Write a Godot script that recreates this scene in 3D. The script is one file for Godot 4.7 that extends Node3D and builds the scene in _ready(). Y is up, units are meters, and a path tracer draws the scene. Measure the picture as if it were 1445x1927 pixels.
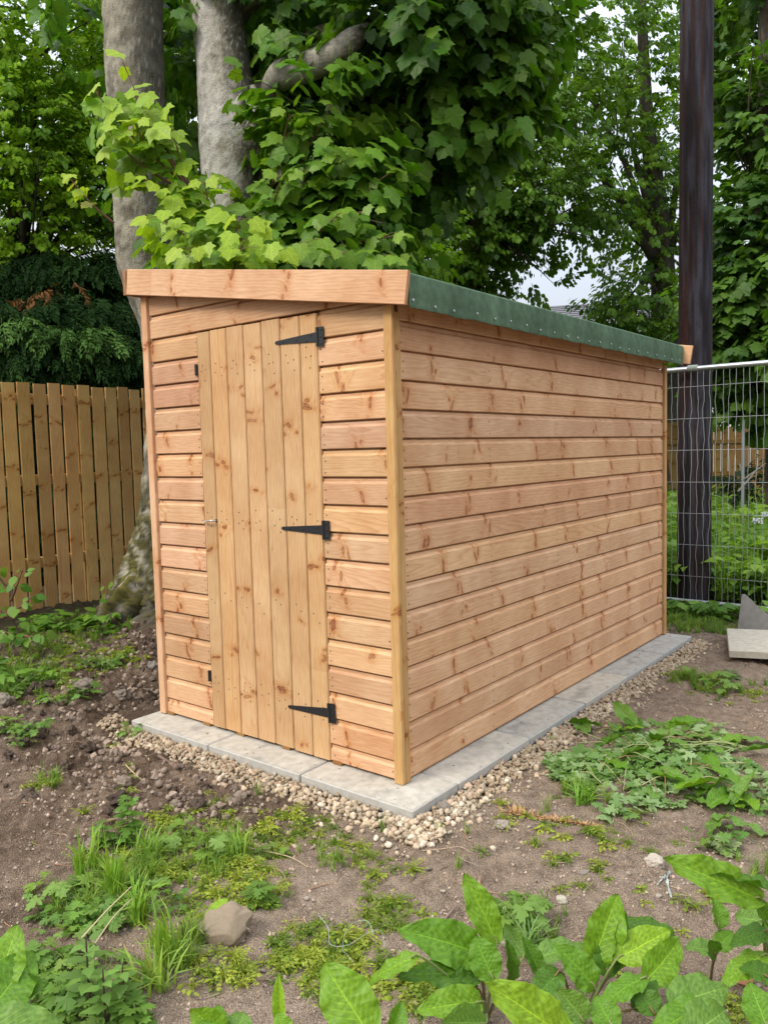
extends Node3D

# A new timber garden shed on a slab base, in front of a twin-stemmed sycamore.
# World axes follow the shed: its door wall lies in the plane z = 0, its long wall in the plane x = 0, slab tops at y = 0.

var rng := RandomNumberGenerator.new()
var used := {}
var mats := {}
var n_lump := FastNoiseLite.new()
var n_fine := FastNoiseLite.new()
var n_big := FastNoiseLite.new()
var n_bark := FastNoiseLite.new()


# ---------------------------------------------------------------- mesh helpers
class MB:
	var v := PackedVector3Array()
	var n := PackedVector3Array()
	var t := PackedVector2Array()
	var c := PackedColorArray()
	var i := PackedInt32Array()

	func vert(p: Vector3, uv := Vector2.ZERO, col := Color.WHITE) -> int:
		v.append(p)
		t.append(uv)
		c.append(col)
		return v.size() - 1

	func tri(a: int, b: int, d: int) -> void:
		i.append(a)
		i.append(d)
		i.append(b)

	func quad(a: int, b: int, d: int, e: int) -> void:
		tri(a, b, d)
		tri(a, d, e)

	func smooth() -> void:
		n.resize(v.size())
		n.fill(Vector3.ZERO)
		for k in range(0, i.size(), 3):
			var a := v[i[k]]
			var nn := (v[i[k + 1]] - a).cross(v[i[k + 2]] - a) * -1.0
			n[i[k]] += nn
			n[i[k + 1]] += nn
			n[i[k + 2]] += nn
		for k in n.size():
			n[k] = n[k].normalized() if n[k].length_squared() > 0.0 else Vector3.UP

	func mesh(smoothed := false) -> ArrayMesh:
		if smoothed and n.size() != v.size():
			smooth()
		var a := []
		a.resize(Mesh.ARRAY_MAX)
		a[Mesh.ARRAY_VERTEX] = v
		if n.size() == v.size() and n.size():
			a[Mesh.ARRAY_NORMAL] = n
		a[Mesh.ARRAY_TEX_UV] = t
		a[Mesh.ARRAY_COLOR] = c
		a[Mesh.ARRAY_INDEX] = i
		var m := ArrayMesh.new()
		m.add_surface_from_arrays(Mesh.PRIMITIVE_TRIANGLES, a)
		return m


func lin(r: float, g: float, b: float) -> Color:
	return Color(r, g, b).linear_to_srgb()


func numbered(called: String) -> String:
	if not used.has(called):
		used[called] = 0
		return called
	used[called] += 1
	return "%s_%03d" % [called, used[called]]


func obj(called: String, m: Mesh, mat: Material, parent: Node3D = self) -> MeshInstance3D:
	var o := MeshInstance3D.new()
	o.name = numbered(called) if parent == self else called
	o.mesh = m
	o.material_override = mat
	parent.add_child(o, true)
	return o


func thing(called: String, label: String, category: String, at := Vector3.ZERO, group := "") -> Node3D:
	var o := Node3D.new()
	o.name = numbered(called)
	add_child(o)
	o.position = at
	tag(o, label, category, group)
	return o


func tag(o: Node3D, label: String, category: String, group := "") -> void:
	o.set_meta("label", label)
	o.set_meta("category", category)
	if group:
		o.set_meta("group", group)


func group_part(called: String, parent: Node3D) -> Node3D:
	var o := Node3D.new()
	o.name = called
	parent.add_child(o, true)
	return o


func structure(o: Node3D, label: String) -> void:
	o.set_meta("kind", "structure")
	o.set_meta("label", label)


func many(called: String, m: Mesh, mat: Material, xs: Array, cols: Array, parent: Node3D = self, label := "") -> MultiMeshInstance3D:
	var mm := MultiMesh.new()
	mm.transform_format = MultiMesh.TRANSFORM_3D
	mm.use_colors = true
	mm.mesh = m
	mm.instance_count = xs.size()
	for k in xs.size():
		mm.set_instance_transform(k, xs[k])
		mm.set_instance_color(k, cols[k])
	var o := MultiMeshInstance3D.new()
	o.name = numbered(called) if parent == self else called
	o.multimesh = mm
	o.material_override = mat
	parent.add_child(o, true)
	o.set_meta("kind", "stuff")
	if label:
		o.set_meta("label", label)
	return o


func extrude(mb: MB, loop: PackedVector2Array, length: float, segs: int, uoff: float, row: float, tint: Color, c0 := 99.0, c1 := 0.0) -> void:
	# a closed counter-clockwise loop in (y, z), swept along x; y may be clipped at c0 + c1 * x
	var k := loop.size()
	var first := mb.v.size()
	for s in segs + 1:
		var x := length * s / segs
		for p in loop:
			var a := minf(p.x, c0 + c1 * x)
			mb.vert(Vector3(x, a, p.y), Vector2((uoff + x) / 3.2, (row + 0.04 + 0.92 * clampf(a / 0.125, 0.0, 1.0)) / 16.0), tint)
	for s in segs:
		for j in k:
			var j2 := (j + 1) % k
			mb.quad(first + s * k + j, first + s * k + j2, first + (s + 1) * k + j2, first + (s + 1) * k + j)
	for e in 2:
		var x := length * e
		var ids := []
		for p in loop:
			var a := minf(p.x, c0 + c1 * x)
			ids.append(mb.vert(Vector3(x, a, p.y), Vector2((uoff + 0.002 * p.y) / 3.2, (row + 0.3 + a) / 16.0), tint * Color(0.72, 0.66, 0.6)))
		for j in range(1, k - 1):
			if e == 1:
				mb.tri(ids[0], ids[j], ids[j + 1])
			else:
				mb.tri(ids[0], ids[j + 1], ids[j])


func ship_loop(p: float) -> PackedVector2Array:
	return PackedVector2Array([Vector2(0, -0.023), Vector2(p - 0.0005, -0.023), Vector2(p - 0.0005, -0.0215), Vector2(p - 0.0066, -0.0205), Vector2(p - 0.0078, -0.0094), Vector2(p - 0.019, -0.0086), Vector2(p - 0.026, -0.0028), Vector2(p - 0.029, 0.0), Vector2(0.003, 0.0), Vector2(0.0, -0.0025)])


func beam_loop(w: float, d: float, c := 0.003) -> PackedVector2Array:
	return PackedVector2Array([Vector2(c, -d), Vector2(w - c, -d), Vector2(w, -d + c), Vector2(w, -c), Vector2(w - c, 0), Vector2(c, 0), Vector2(0, -c), Vector2(0, -d + c)])


func timber(called: String, parent: Node3D, loop: PackedVector2Array, length: float, at: Vector3, along: Vector3, across: Vector3, tint: Color, mat: Material, row := -1, segs := 1, c0 := 99.0, c1 := 0.0) -> MeshInstance3D:
	var mb := MB.new()
	var r: float = float(row if row >= 0 else rng.randi_range(0, 15))
	extrude(mb, loop, length, segs, rng.randf_range(0.0, 3.0), r, tint, c0, c1)
	var o := obj(called, mb.mesh(), mat, parent)
	o.transform = Transform3D(Basis(along, across, along.cross(across)), at)
	return o


func box(mb: MB, lo: Vector3, hi: Vector3, b := 0.0, col := Color.WHITE) -> void:
	# a box with chamfered upright edges and a chamfered top
	var rings := [[lo.y, 0.0], [hi.y - b, 0.0], [hi.y, b]]
	var first := mb.v.size()
	for r in rings:
		var e: float = r[1]
		var y: float = r[0]
		for p in [Vector2(lo.x + b + e, hi.z - e), Vector2(hi.x - b - e, hi.z - e), Vector2(hi.x - e, hi.z - b - e), Vector2(hi.x - e, lo.z + b + e), Vector2(hi.x - b - e, lo.z + e), Vector2(lo.x + b + e, lo.z + e), Vector2(lo.x + e, lo.z + b + e), Vector2(lo.x + e, hi.z - b - e)]:
			mb.vert(Vector3(p.x, y, p.y), Vector2(p.x, p.y), col)
	for r in 2:
		for j in 8:
			var j2 := (j + 1) % 8
			mb.quad(first + r * 8 + j, first + r * 8 + j2, first + (r + 1) * 8 + j2, first + (r + 1) * 8 + j)
	for j in range(1, 7):
		mb.tri(first + 16, first + 16 + j, first + 16 + j + 1)
		mb.tri(first, first + j + 1, first + j)


func prism(mb: MB, pts: PackedVector2Array, z0: float, z1: float, col := Color.WHITE) -> void:
	# a convex counter-clockwise outline in (x, y), from z0 up to z1
	var k := pts.size()
	var f := mb.v.size()
	for z in [z0, z1]:
		for p in pts:
			mb.vert(Vector3(p.x, p.y, z), p, col)
	for j in k:
		var j2 := (j + 1) % k
		mb.quad(f + j, f + j2, f + k + j2, f + k + j)
	for j in range(1, k - 1):
		mb.tri(f + k, f + k + j, f + k + j + 1)
		mb.tri(f, f + j + 1, f + j)


func tube(mb: MB, pts: Array, radii: Array, sides := 8, col := Color.WHITE, caps := true) -> void:
	var f := mb.v.size()
	var side := Vector3.ZERO
	for k in pts.size():
		var p: Vector3 = pts[k]
		var a: Vector3 = pts[maxi(k - 1, 0)]
		var b: Vector3 = pts[mini(k + 1, pts.size() - 1)]
		var d := (b - a).normalized()
		if k == 0:
			side = d.cross(Vector3.UP if absf(d.y) < 0.9 else Vector3.RIGHT).normalized()
		else:
			side = (side - d * side.dot(d)).normalized()
		var up := d.cross(side)
		var r: float = radii[k]
		for s in sides:
			var an := TAU * s / sides
			mb.vert(p + (side * cos(an) + up * sin(an)) * r, Vector2(float(s) / sides, k * 0.1), col)
	for k in pts.size() - 1:
		for s in sides:
			var s2 := (s + 1) % sides
			mb.quad(f + k * sides + s, f + k * sides + s2, f + (k + 1) * sides + s2, f + (k + 1) * sides + s)
	if caps:
		var last: int = f + (pts.size() - 1) * sides
		for s in range(1, sides - 1):
			mb.tri(f, f + s + 1, f + s)
			mb.tri(last, last + s, last + s + 1)


func curve(keys: Array, steps: int) -> Array:
	# Catmull-Rom through the keys
	var out := []
	var m := keys.size()
	for s in steps + 1:
		var x: float = float(s) / steps * (m - 1)
		var k := mini(int(x), m - 2)
		var w := x - k
		if keys[0] is Vector3:
			var a: Vector3 = keys[maxi(k - 1, 0)]
			var b: Vector3 = keys[k]
			var c: Vector3 = keys[k + 1]
			var d: Vector3 = keys[mini(k + 2, m - 1)]
			out.append(b.cubic_interpolate(c, a, d, w))
		else:
			out.append(cubic_interpolate(keys[k], keys[k + 1], keys[maxi(k - 1, 0)], keys[mini(k + 2, m - 1)], w))
	return out


func lump(mb: MB, r: Vector3, rough: float, seed_: int, col := Color.WHITE, level := 1) -> void:
	# an uneven stone: a subdivided octahedron pushed about by noise
	var pts := [Vector3.RIGHT, Vector3.UP, Vector3.BACK, Vector3.LEFT, Vector3.DOWN, Vector3.FORWARD]
	var tris := [[0, 1, 2], [1, 3, 2], [3, 4, 2], [4, 0, 2], [1, 0, 5], [3, 1, 5], [4, 3, 5], [0, 4, 5]]
	for l in level:
		var mids := {}
		var more := []
		for q in tris:
			var e := []
			for k in 3:
				var a: int = mini(q[k], q[(k + 1) % 3])
				var b: int = maxi(q[k], q[(k + 1) % 3])
				var key := a * 100000 + b
				if not mids.has(key):
					pts.append(((pts[a] + pts[b]) * 0.5).normalized())
					mids[key] = pts.size() - 1
				e.append(mids[key])
			more.append_array([[q[0], e[0], e[2]], [e[0], q[1], e[1]], [e[2], e[1], q[2]], [e[0], e[1], e[2]]])
		tris = more
	var nz := FastNoiseLite.new()
	nz.seed = seed_
	nz.frequency = 0.55
	nz.fractal_octaves = 2
	var f := mb.v.size()
	for p in pts:
		var q: Vector3 = p
		var k := 1.0 + rough * nz.get_noise_3dv(q * 2.0)
		mb.vert(Vector3(q.x * r.x, q.y * r.y, q.z * r.z) * k, Vector2(q.x, q.z), col)
	for q in tris:
		mb.tri(f + q[0], f + q[1], f + q[2])


# ---------------------------------------------------------------- computed textures
func noise_bytes(w: int, h: int, freq: float, seed_: int, octaves := 4, seamless := true) -> PackedByteArray:
	var nz := FastNoiseLite.new()
	nz.seed = seed_
	nz.frequency = freq
	nz.fractal_octaves = octaves
	var im: Image = nz.get_seamless_image(w, h, false, false, 0.12) if seamless else nz.get_image(w, h)
	im.convert(Image.FORMAT_L8)
	return im.get_data()


func tex_gray(w: int, h: int, b: PackedByteArray) -> ImageTexture:
	return ImageTexture.create_from_image(Image.create_from_data(w, h, false, Image.FORMAT_L8, b))


func tex_rgb(w: int, h: int, b: PackedByteArray) -> ImageTexture:
	return ImageTexture.create_from_image(Image.create_from_data(w, h, false, Image.FORMAT_RGB8, b))


func wood_texture() -> ImageTexture:
	# sixteen boards, one above the other: 3.2 m long, 12 cm wide, knotty pine
	var w := 2048
	var rh := 64
	var streak := noise_bytes(256, 1024, 0.14, 5, 2, false)
	var warp := noise_bytes(128, 1024, 0.03, 6, 3, false)
	var blot := noise_bytes(256, 128, 0.03, 7, 3, false)
	var out := PackedByteArray()
	out.resize(w * rh * 16 * 3)
	var hu := PackedFloat32Array()
	hu.resize(w)
	var vc := PackedFloat32Array()
	vc.resize(w)
	var defl := PackedFloat32Array()
	var knot := PackedFloat32Array()
	var halo := PackedFloat32Array()
	for row in 16:
		defl.resize(w * rh)
		defl.fill(0.0)
		knot.resize(w * rh)
		knot.fill(0.0)
		halo.resize(w * rh)
		halo.fill(0.0)
		var base_v := rng.randf_range(-70.0, 190.0)
		var a := rng.randf_range(8.0, 34.0)
		var ring := rng.randf_range(7.0, 13.0)
		var ph := rng.randf_range(0.0, TAU)
		var wl := rng.randf_range(380.0, 760.0)
		for x in w:
			var u := x * 1.5625
			hu[x] = a + 22.0 * sin(u / wl + ph) + 8.0 * sin(u / 170.0 + ph * 2.0)
			hu[x] *= hu[x]
			vc[x] = base_v + 14.0 * sin(u / 520.0 + ph * 1.7)
		var u := rng.randf_range(60.0, 260.0)
		while u < 3200.0:
			for q in rng.randi_range(1, 4):
				var ku := (u + rng.randf_range(-26.0, 26.0)) / 1.5625
				var kv := rng.randf_range(-8.0, 128.0) / 1.875
				var ru := rng.randf_range(4.0, 8.0) / 1.5625
				var rv := rng.randf_range(6.0, 24.0) / 1.875
				if rng.randf() < 0.35:
					rv = ru * 0.9
				var tilt := rng.randf_range(-0.6, 0.6)
				var bow := rng.randf_range(-0.02, 0.02)
				var up := rng.randf_range(9.0, 22.0) * (1.0 if rng.randf() < 0.5 else -1.0)
				var dark := rng.randf_range(0.45, 1.0)
				for y in range(0, rh):
					for x in range(maxi(0, int(ku) - 46), mini(w, int(ku) + 47)):
						var dv := y - kv
						var du := x - ku - dv * tilt - bow * dv * dv
						var e := du * du / (ru * ru) + dv * dv / (rv * rv)
						if e > 90.0:
							continue
						var id := y * w + x
						defl[id] += up * exp(-e * 0.10)
						halo[id] = maxf(halo[id], (exp(-e * 0.10) + 0.5 * exp(-du * du / 60.0) * exp(-e * 0.015) * sin(dv * 0.3 + du * 0.12 + up)) * dark)
						if e < 1.8:
							knot[id] = maxf(knot[id], dark * clampf((1.8 - e) / 0.6, 0.0, 1.0) * (0.45 + 0.55 * clampf(e * 1.2 - 0.2, 0.0, 1.0)))
			u += rng.randf_range(260.0, 620.0)
		for y in rh:
			var v := y * 1.875
			for x in w:
				var id := y * w + x
				var gy := row * rh + y
				var d := v - vc[x]
				var wi := gy * 128 + (x >> 4)
				var wa := float(warp[wi])
				wa += (float(warp[mini(wi + 1, warp.size() - 1)]) - wa) * (x & 15) * 0.0625
				var r := sqrt(d * d + hu[x]) + defl[id] + (wa - 128.0) * 0.07
				var k := fposmod(r / ring, 1.0)
				var late := k * k * k * (0.55 + 0.45 * halo[id]) if k < 0.93 else (1.0 - k) * 11.0 * 0.8
				var si := gy * 256 + (x >> 3)
				var sa := float(streak[si])
				sa += (float(streak[mini(si + 1, streak.size() - 1)]) - sa) * (x & 7) * 0.125
				var s := (sa - 128.0) * 0.0012
				var bl := (blot[((gy >> 3) * 256) + (x >> 3)] - 128) * 0.0020
				var lv := clampf(late * 0.75 + s - bl + halo[id] * 0.34, -0.3, 1.0)
				var kn := knot[id]
				var o := (gy * w + x) * 3
				var rr := 206.0 - 40.0 * lv
				var gg := 163.5 - 52.0 * lv - 8.0 * halo[id]
				var bb := 127.0 - 54.0 * lv - 14.0 * halo[id]
				out[o] = int(clampf(rr + (128.0 - rr) * kn, 0.0, 255.0))
				out[o + 1] = int(clampf(gg + (76.0 - gg) * kn, 0.0, 255.0))
				out[o + 2] = int(clampf(bb + (50.0 - bb) * kn, 0.0, 255.0))
	return tex_rgb(w, rh * 16, out)


func mottle(w: int, seed_: int, dark: Color, mid: Color, light: Color, freq: float, grit: float) -> Array:
	# [colour, height]: two scales of noise and a grit of single grains
	var a := noise_bytes(w, w, freq, seed_, 5)
	var b := noise_bytes(w, w, freq * 9.0, seed_ + 1, 3)
	var out := PackedByteArray()
	out.resize(w * w * 3)
	var hgt := PackedByteArray()
	hgt.resize(w * w)
	for k in w * w:
		var q := (a[k] * 0.5 + b[k] * 0.5) / 255.0 + (rng.randf() - 0.5) * grit
		var cc: Color = dark.lerp(mid, clampf(q * 2.0, 0.0, 1.0)) if q < 0.5 else mid.lerp(light, clampf(q * 2.0 - 1.0, 0.0, 1.0))
		out[k * 3] = int(clampf(cc.r, 0.0, 1.0) * 255.0)
		out[k * 3 + 1] = int(clampf(cc.g, 0.0, 1.0) * 255.0)
		out[k * 3 + 2] = int(clampf(cc.b, 0.0, 1.0) * 255.0)
		hgt[k] = int(clampf(q, 0.0, 1.0) * 255.0)
	return [tex_rgb(w, w, out), tex_gray(w, w, hgt)]


func leaf_texture(pairs: int, vein: float, seed_: int, base: float) -> ImageTexture:
	# a leaf blade along v, midrib at u = 0.5, arched side veins and mottles; near white, tinted by the material
	var w := 128
	var h := 256
	var b := noise_bytes(w, h, 0.05, seed_, 4, false)
	var out := PackedByteArray()
	out.resize(w * h * 3)
	for y in h:
		for x in w:
			var u := absf((x + 0.5) / w - 0.5) * 2.0
			var v := (y + 0.5) / h
			var mid := exp(-u * u * 1400.0)
			var q := fposmod((v - u * 0.28 - 0.06 * u * u) * pairs, 1.0)
			var side := exp(-pow((q - 0.5) * 12.0, 2.0)) * (1.0 - u * 0.7) * 0.55
			var k := clampf(base + (b[y * w + x] - 128) * 0.0008 + vein * maxf(mid, side), 0.0, 1.0)
			var o := (y * w + x) * 3
			out[o] = int(minf(1.0, k + mid * 0.10) * 255.0)
			out[o + 1] = int(k * 255.0)
			out[o + 2] = int(k * 250.0)
	return tex_rgb(w, h, out)


func std(called: String, col: Color, rough := 0.8, metal := 0.0) -> StandardMaterial3D:
	var m := StandardMaterial3D.new()
	m.resource_name = called
	m.albedo_color = col
	m.roughness = rough
	m.metallic = metal
	mats[called] = m
	return m


func leafy(called: String, col: Color, through := 0.75, rough := 0.5) -> StandardMaterial3D:
	var m := std(called, col, rough)
	m.vertex_color_use_as_albedo = true
	m.cull_mode = BaseMaterial3D.CULL_DISABLED
	m.backlight_enabled = true
	m.backlight = lin(minf(1.0, through * 1.25), minf(1.0, through * 1.3), through * 0.5)
	m.metallic_specular = 0.4
	return m


func make_materials() -> void:
	var wood := wood_texture()
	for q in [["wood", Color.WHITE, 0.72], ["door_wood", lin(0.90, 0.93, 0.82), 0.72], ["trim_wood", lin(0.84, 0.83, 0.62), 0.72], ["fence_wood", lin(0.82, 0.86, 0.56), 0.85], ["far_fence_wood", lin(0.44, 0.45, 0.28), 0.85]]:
		var m := std(q[0], q[1], q[2])
		m.albedo_texture = wood
		m.vertex_color_use_as_albedo = true
		m.metallic_specular = 0.35
	var soil := mottle(1024, 21, Color(0.42, 0.41, 0.40), Color(0.83, 0.815, 0.80), Color(1.0, 0.99, 0.97), 0.014, 0.50)
	var sm := std("soil", Color.WHITE, 0.97)
	sm.albedo_texture = soil[0]
	sm.vertex_color_use_as_albedo = true
	sm.uv1_triplanar = true
	sm.uv1_world_triplanar = true
	sm.uv1_scale = Vector3.ONE * 0.85
	sm.heightmap_enabled = true
	sm.heightmap_texture = soil[1]
	sm.heightmap_scale = 3.2
	sm.metallic_specular = 0.25
	var cr := std("crumb", Color.WHITE, 0.97)
	cr.vertex_color_use_as_albedo = true
	cr.metallic_specular = 0.25
	var st := mottle(512, 31, Color(0.74, 0.73, 0.70), Color(0.90, 0.89, 0.87), Color(1, 1, 1), 0.02, 0.22)
	var stone := std("stone", Color.WHITE, 0.85)
	stone.albedo_texture = st[0]
	stone.vertex_color_use_as_albedo = true
	stone.uv1_triplanar = true
	stone.uv1_scale = Vector3.ONE * 7.0
	stone.heightmap_enabled = true
	stone.heightmap_texture = st[1]
	stone.heightmap_scale = 0.15
	var con := std("concrete", Color.WHITE, 0.9)
	con.albedo_texture = st[0]
	con.vertex_color_use_as_albedo = true
	con.uv1_triplanar = true
	con.uv1_world_triplanar = true
	con.uv1_scale = Vector3.ONE * 1.7
	con.heightmap_enabled = true
	con.heightmap_texture = st[1]
	con.heightmap_scale = 0.12
	var bk := mottle(512, 41, Color(0.34, 0.33, 0.31), Color(0.84, 0.83, 0.80), Color(1, 1, 1), 0.02, 0.45)
	var bark := std("bark", Color.WHITE, 0.95)
	bark.albedo_texture = bk[0]
	bark.vertex_color_use_as_albedo = true
	bark.uv1_triplanar = true
	bark.uv1_world_triplanar = true
	bark.uv1_scale = Vector3(1.1, 0.8, 1.1)
	bark.heightmap_enabled = true
	bark.heightmap_texture = bk[1]
	bark.heightmap_scale = 1.2
	var dark_bark: StandardMaterial3D = bark.duplicate()
	dark_bark.resource_name = "dark_bark"
	dark_bark.albedo_color = lin(0.30, 0.27, 0.24)
	mats["dark_bark"] = dark_bark
	var pole := std("creosoted_wood", Color.WHITE, 0.75)
	pole.metallic_specular = 0.3
	pole.albedo_texture = bk[0]
	pole.vertex_color_use_as_albedo = true
	pole.uv1_triplanar = true
	pole.uv1_scale = Vector3(4.0, 0.35, 4.0)
	pole.heightmap_enabled = true
	pole.heightmap_texture = bk[1]
	pole.heightmap_scale = 0.5
	var fe := mottle(256, 51, Color(0.62, 0.66, 0.62), Color(0.85, 0.87, 0.85), Color(1, 1, 1), 0.03, 0.7)
	var felt := std("mineral_felt", Color.WHITE, 0.95)
	felt.albedo_texture = fe[0]
	felt.vertex_color_use_as_albedo = true
	felt.uv1_triplanar = true
	felt.uv1_scale = Vector3.ONE * 3.0
	felt.heightmap_enabled = true
	felt.heightmap_texture = fe[1]
	felt.heightmap_scale = 0.06
	felt.metallic_specular = 0.3
	std("black_iron", lin(0.010, 0.010, 0.011), 0.55)
	std("dark_nail", lin(0.05, 0.035, 0.025), 0.6)
	std("zinc", lin(0.5, 0.51, 0.52), 0.42, 0.6)
	std("galvanised", lin(0.42, 0.44, 0.46), 0.42, 0.75)
	std("wire_metal", lin(0.36, 0.37, 0.37), 0.5, 0.5)
	std("deep_shade_wood", lin(0.10, 0.06, 0.035), 0.9)
	std("white_cord", lin(0.34, 0.38, 0.34), 0.6)
	std("red_plastic", lin(0.5, 0.03, 0.02), 0.5)
	std("slate", lin(0.13, 0.125, 0.14), 0.7)
	std("pale_render", lin(0.62, 0.62, 0.60), 0.9)
	var tw := std("twig", Color.WHITE, 0.9)
	tw.vertex_color_use_as_albedo = true
	leafy("leaf", Color.WHITE)
	var dock := leafy("dock_leaf", Color.WHITE, 0.6, 0.46)
	dock.albedo_texture = leaf_texture(10, 0.26, 61, 0.76)
	dock.heightmap_enabled = true
	dock.heightmap_texture = dock.albedo_texture
	dock.heightmap_scale = -0.30
	var syc := leafy("sycamore_leaf", Color.WHITE, 0.75, 0.45)
	syc.albedo_texture = leaf_texture(6, 0.14, 62, 0.88)
	leafy("grass_blade", Color.WHITE, 0.6, 0.5)
	leafy("conifer", Color.WHITE, 0.25, 0.9).metallic_specular = 0.15


# ---------------------------------------------------------------- ground
func sstep(a: float, b: float, x: float) -> float:
	var q := clampf((x - a) / (b - a), 0.0, 1.0)
	return q * q * (3.0 - 2.0 * q)


func slab_gap(x: float, z: float) -> float:
	# distance outside the slab base (negative inside)
	return maxf(maxf(-1.62 - x, x - 0.163), maxf(-3.16 - z, z - 0.158))


func gh(x: float, z: float) -> float:
	var y := -0.060
	y += 0.070 * sstep(-1.5, -2.5, x) + 0.05 * sstep(-3.2, -4.3, x)
	y += 0.10 * exp(-(pow(x + 3.2, 2.0) + pow(z + 1.4, 2.0)) * 1.6)
	y += 0.035 * sstep(-3.3, -5.0, z)
	var rough := 0.62 + 0.9 * sstep(0.1, -0.9, x) * sstep(1.2, 0.3, z) + 0.25 * n_big.get_noise_2d(x * 2.0, z * 2.0)
	y += n_big.get_noise_2d(x, z) * 0.03
	y += (n_lump.get_noise_2d(x, z) * 0.026 + maxf(0.0, n_lump.get_noise_2d(x * 3.1 + 40.0, z * 3.1)) * 0.020 + n_fine.get_noise_2d(x, z) * 0.013) * rough
	var g := slab_gap(x, z)
	if g < 0.22:
		var flat := -0.052 + 0.04 * sstep(-1.60, -1.70, x)
		var k := sstep(0.10, 0.22, g)
		y = lerpf(flat + n_fine.get_noise_2d(x, z) * 0.004, y, k)
		if g < 0.0:
			y = minf(y, -0.046)
	return y


func on_ground(x: float, z: float, lift := 0.0) -> Vector3:
	return Vector3(x, gh(x, z) + lift, z)


func axis_steps(lo: float, hi: float, fine: float, far: float) -> PackedFloat32Array:
	var out := PackedFloat32Array()
	var x := lo
	var step := fine
	var left := []
	while x > -far:
		step *= 1.22
		x -= step
		left.append(x)
	left.reverse()
	for q in left:
		out.append(q)
	x = lo
	while x < hi:
		out.append(x)
		x += fine
	step = fine
	while x < far:
		out.append(x)
		step *= 1.22
		x += step
	return out


func build_ground() -> void:
	var xs := axis_steps(-3.6, 1.9, 0.0145, 160.0)
	var zs := axis_steps(-3.9, 2.0, 0.0145, 160.0)
	var mb := MB.new()
	var w := xs.size()
	var dark := Color(0.215, 0.152, 0.108)
	var mid := Color(0.47, 0.352, 0.262)
	var dry := Color(0.64, 0.505, 0.392)
	var green := Color(0.06, 0.075, 0.028)
	for z in zs:
		for x in xs:
			mb.v.append(Vector3(x, gh(x, z), z))
			var a := n_big.get_noise_2d(x * 1.6 + 9.0, z * 1.6) * 0.9 + n_lump.get_noise_2d(x * 1.3, z * 1.3 + 7.0) * 0.5 + n_fine.get_noise_2d(x + 3.0, z) * 0.45
			var worn := sstep(-0.7, 0.5, x) * 0.75 + 0.30 * sstep(0.2, 1.2, z) + a * 0.5
			var c := dark.lerp(mid, clampf(worn * 1.6 + 0.25, 0.0, 1.0)).lerp(dry, clampf(worn * 1.3 - 0.4, 0.0, 1.0))
			c = c.lerp(green, maxf(sstep(-3.5, -4.4, z), sstep(-3.0, -4.0, x) * 0.6))
			mb.c.append(c)
	for k in zs.size() - 1:
		for j in w - 1:
			var f := k * w + j
			mb.quad(f, f + w, f + w + 1, f + 1)
	mb.t.resize(mb.v.size())
	var o := obj("ground", mb.mesh(true), mats.soil)
	structure(o, "bare brown garden soil, lumpy on the left and trodden in front of the shed")


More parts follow.
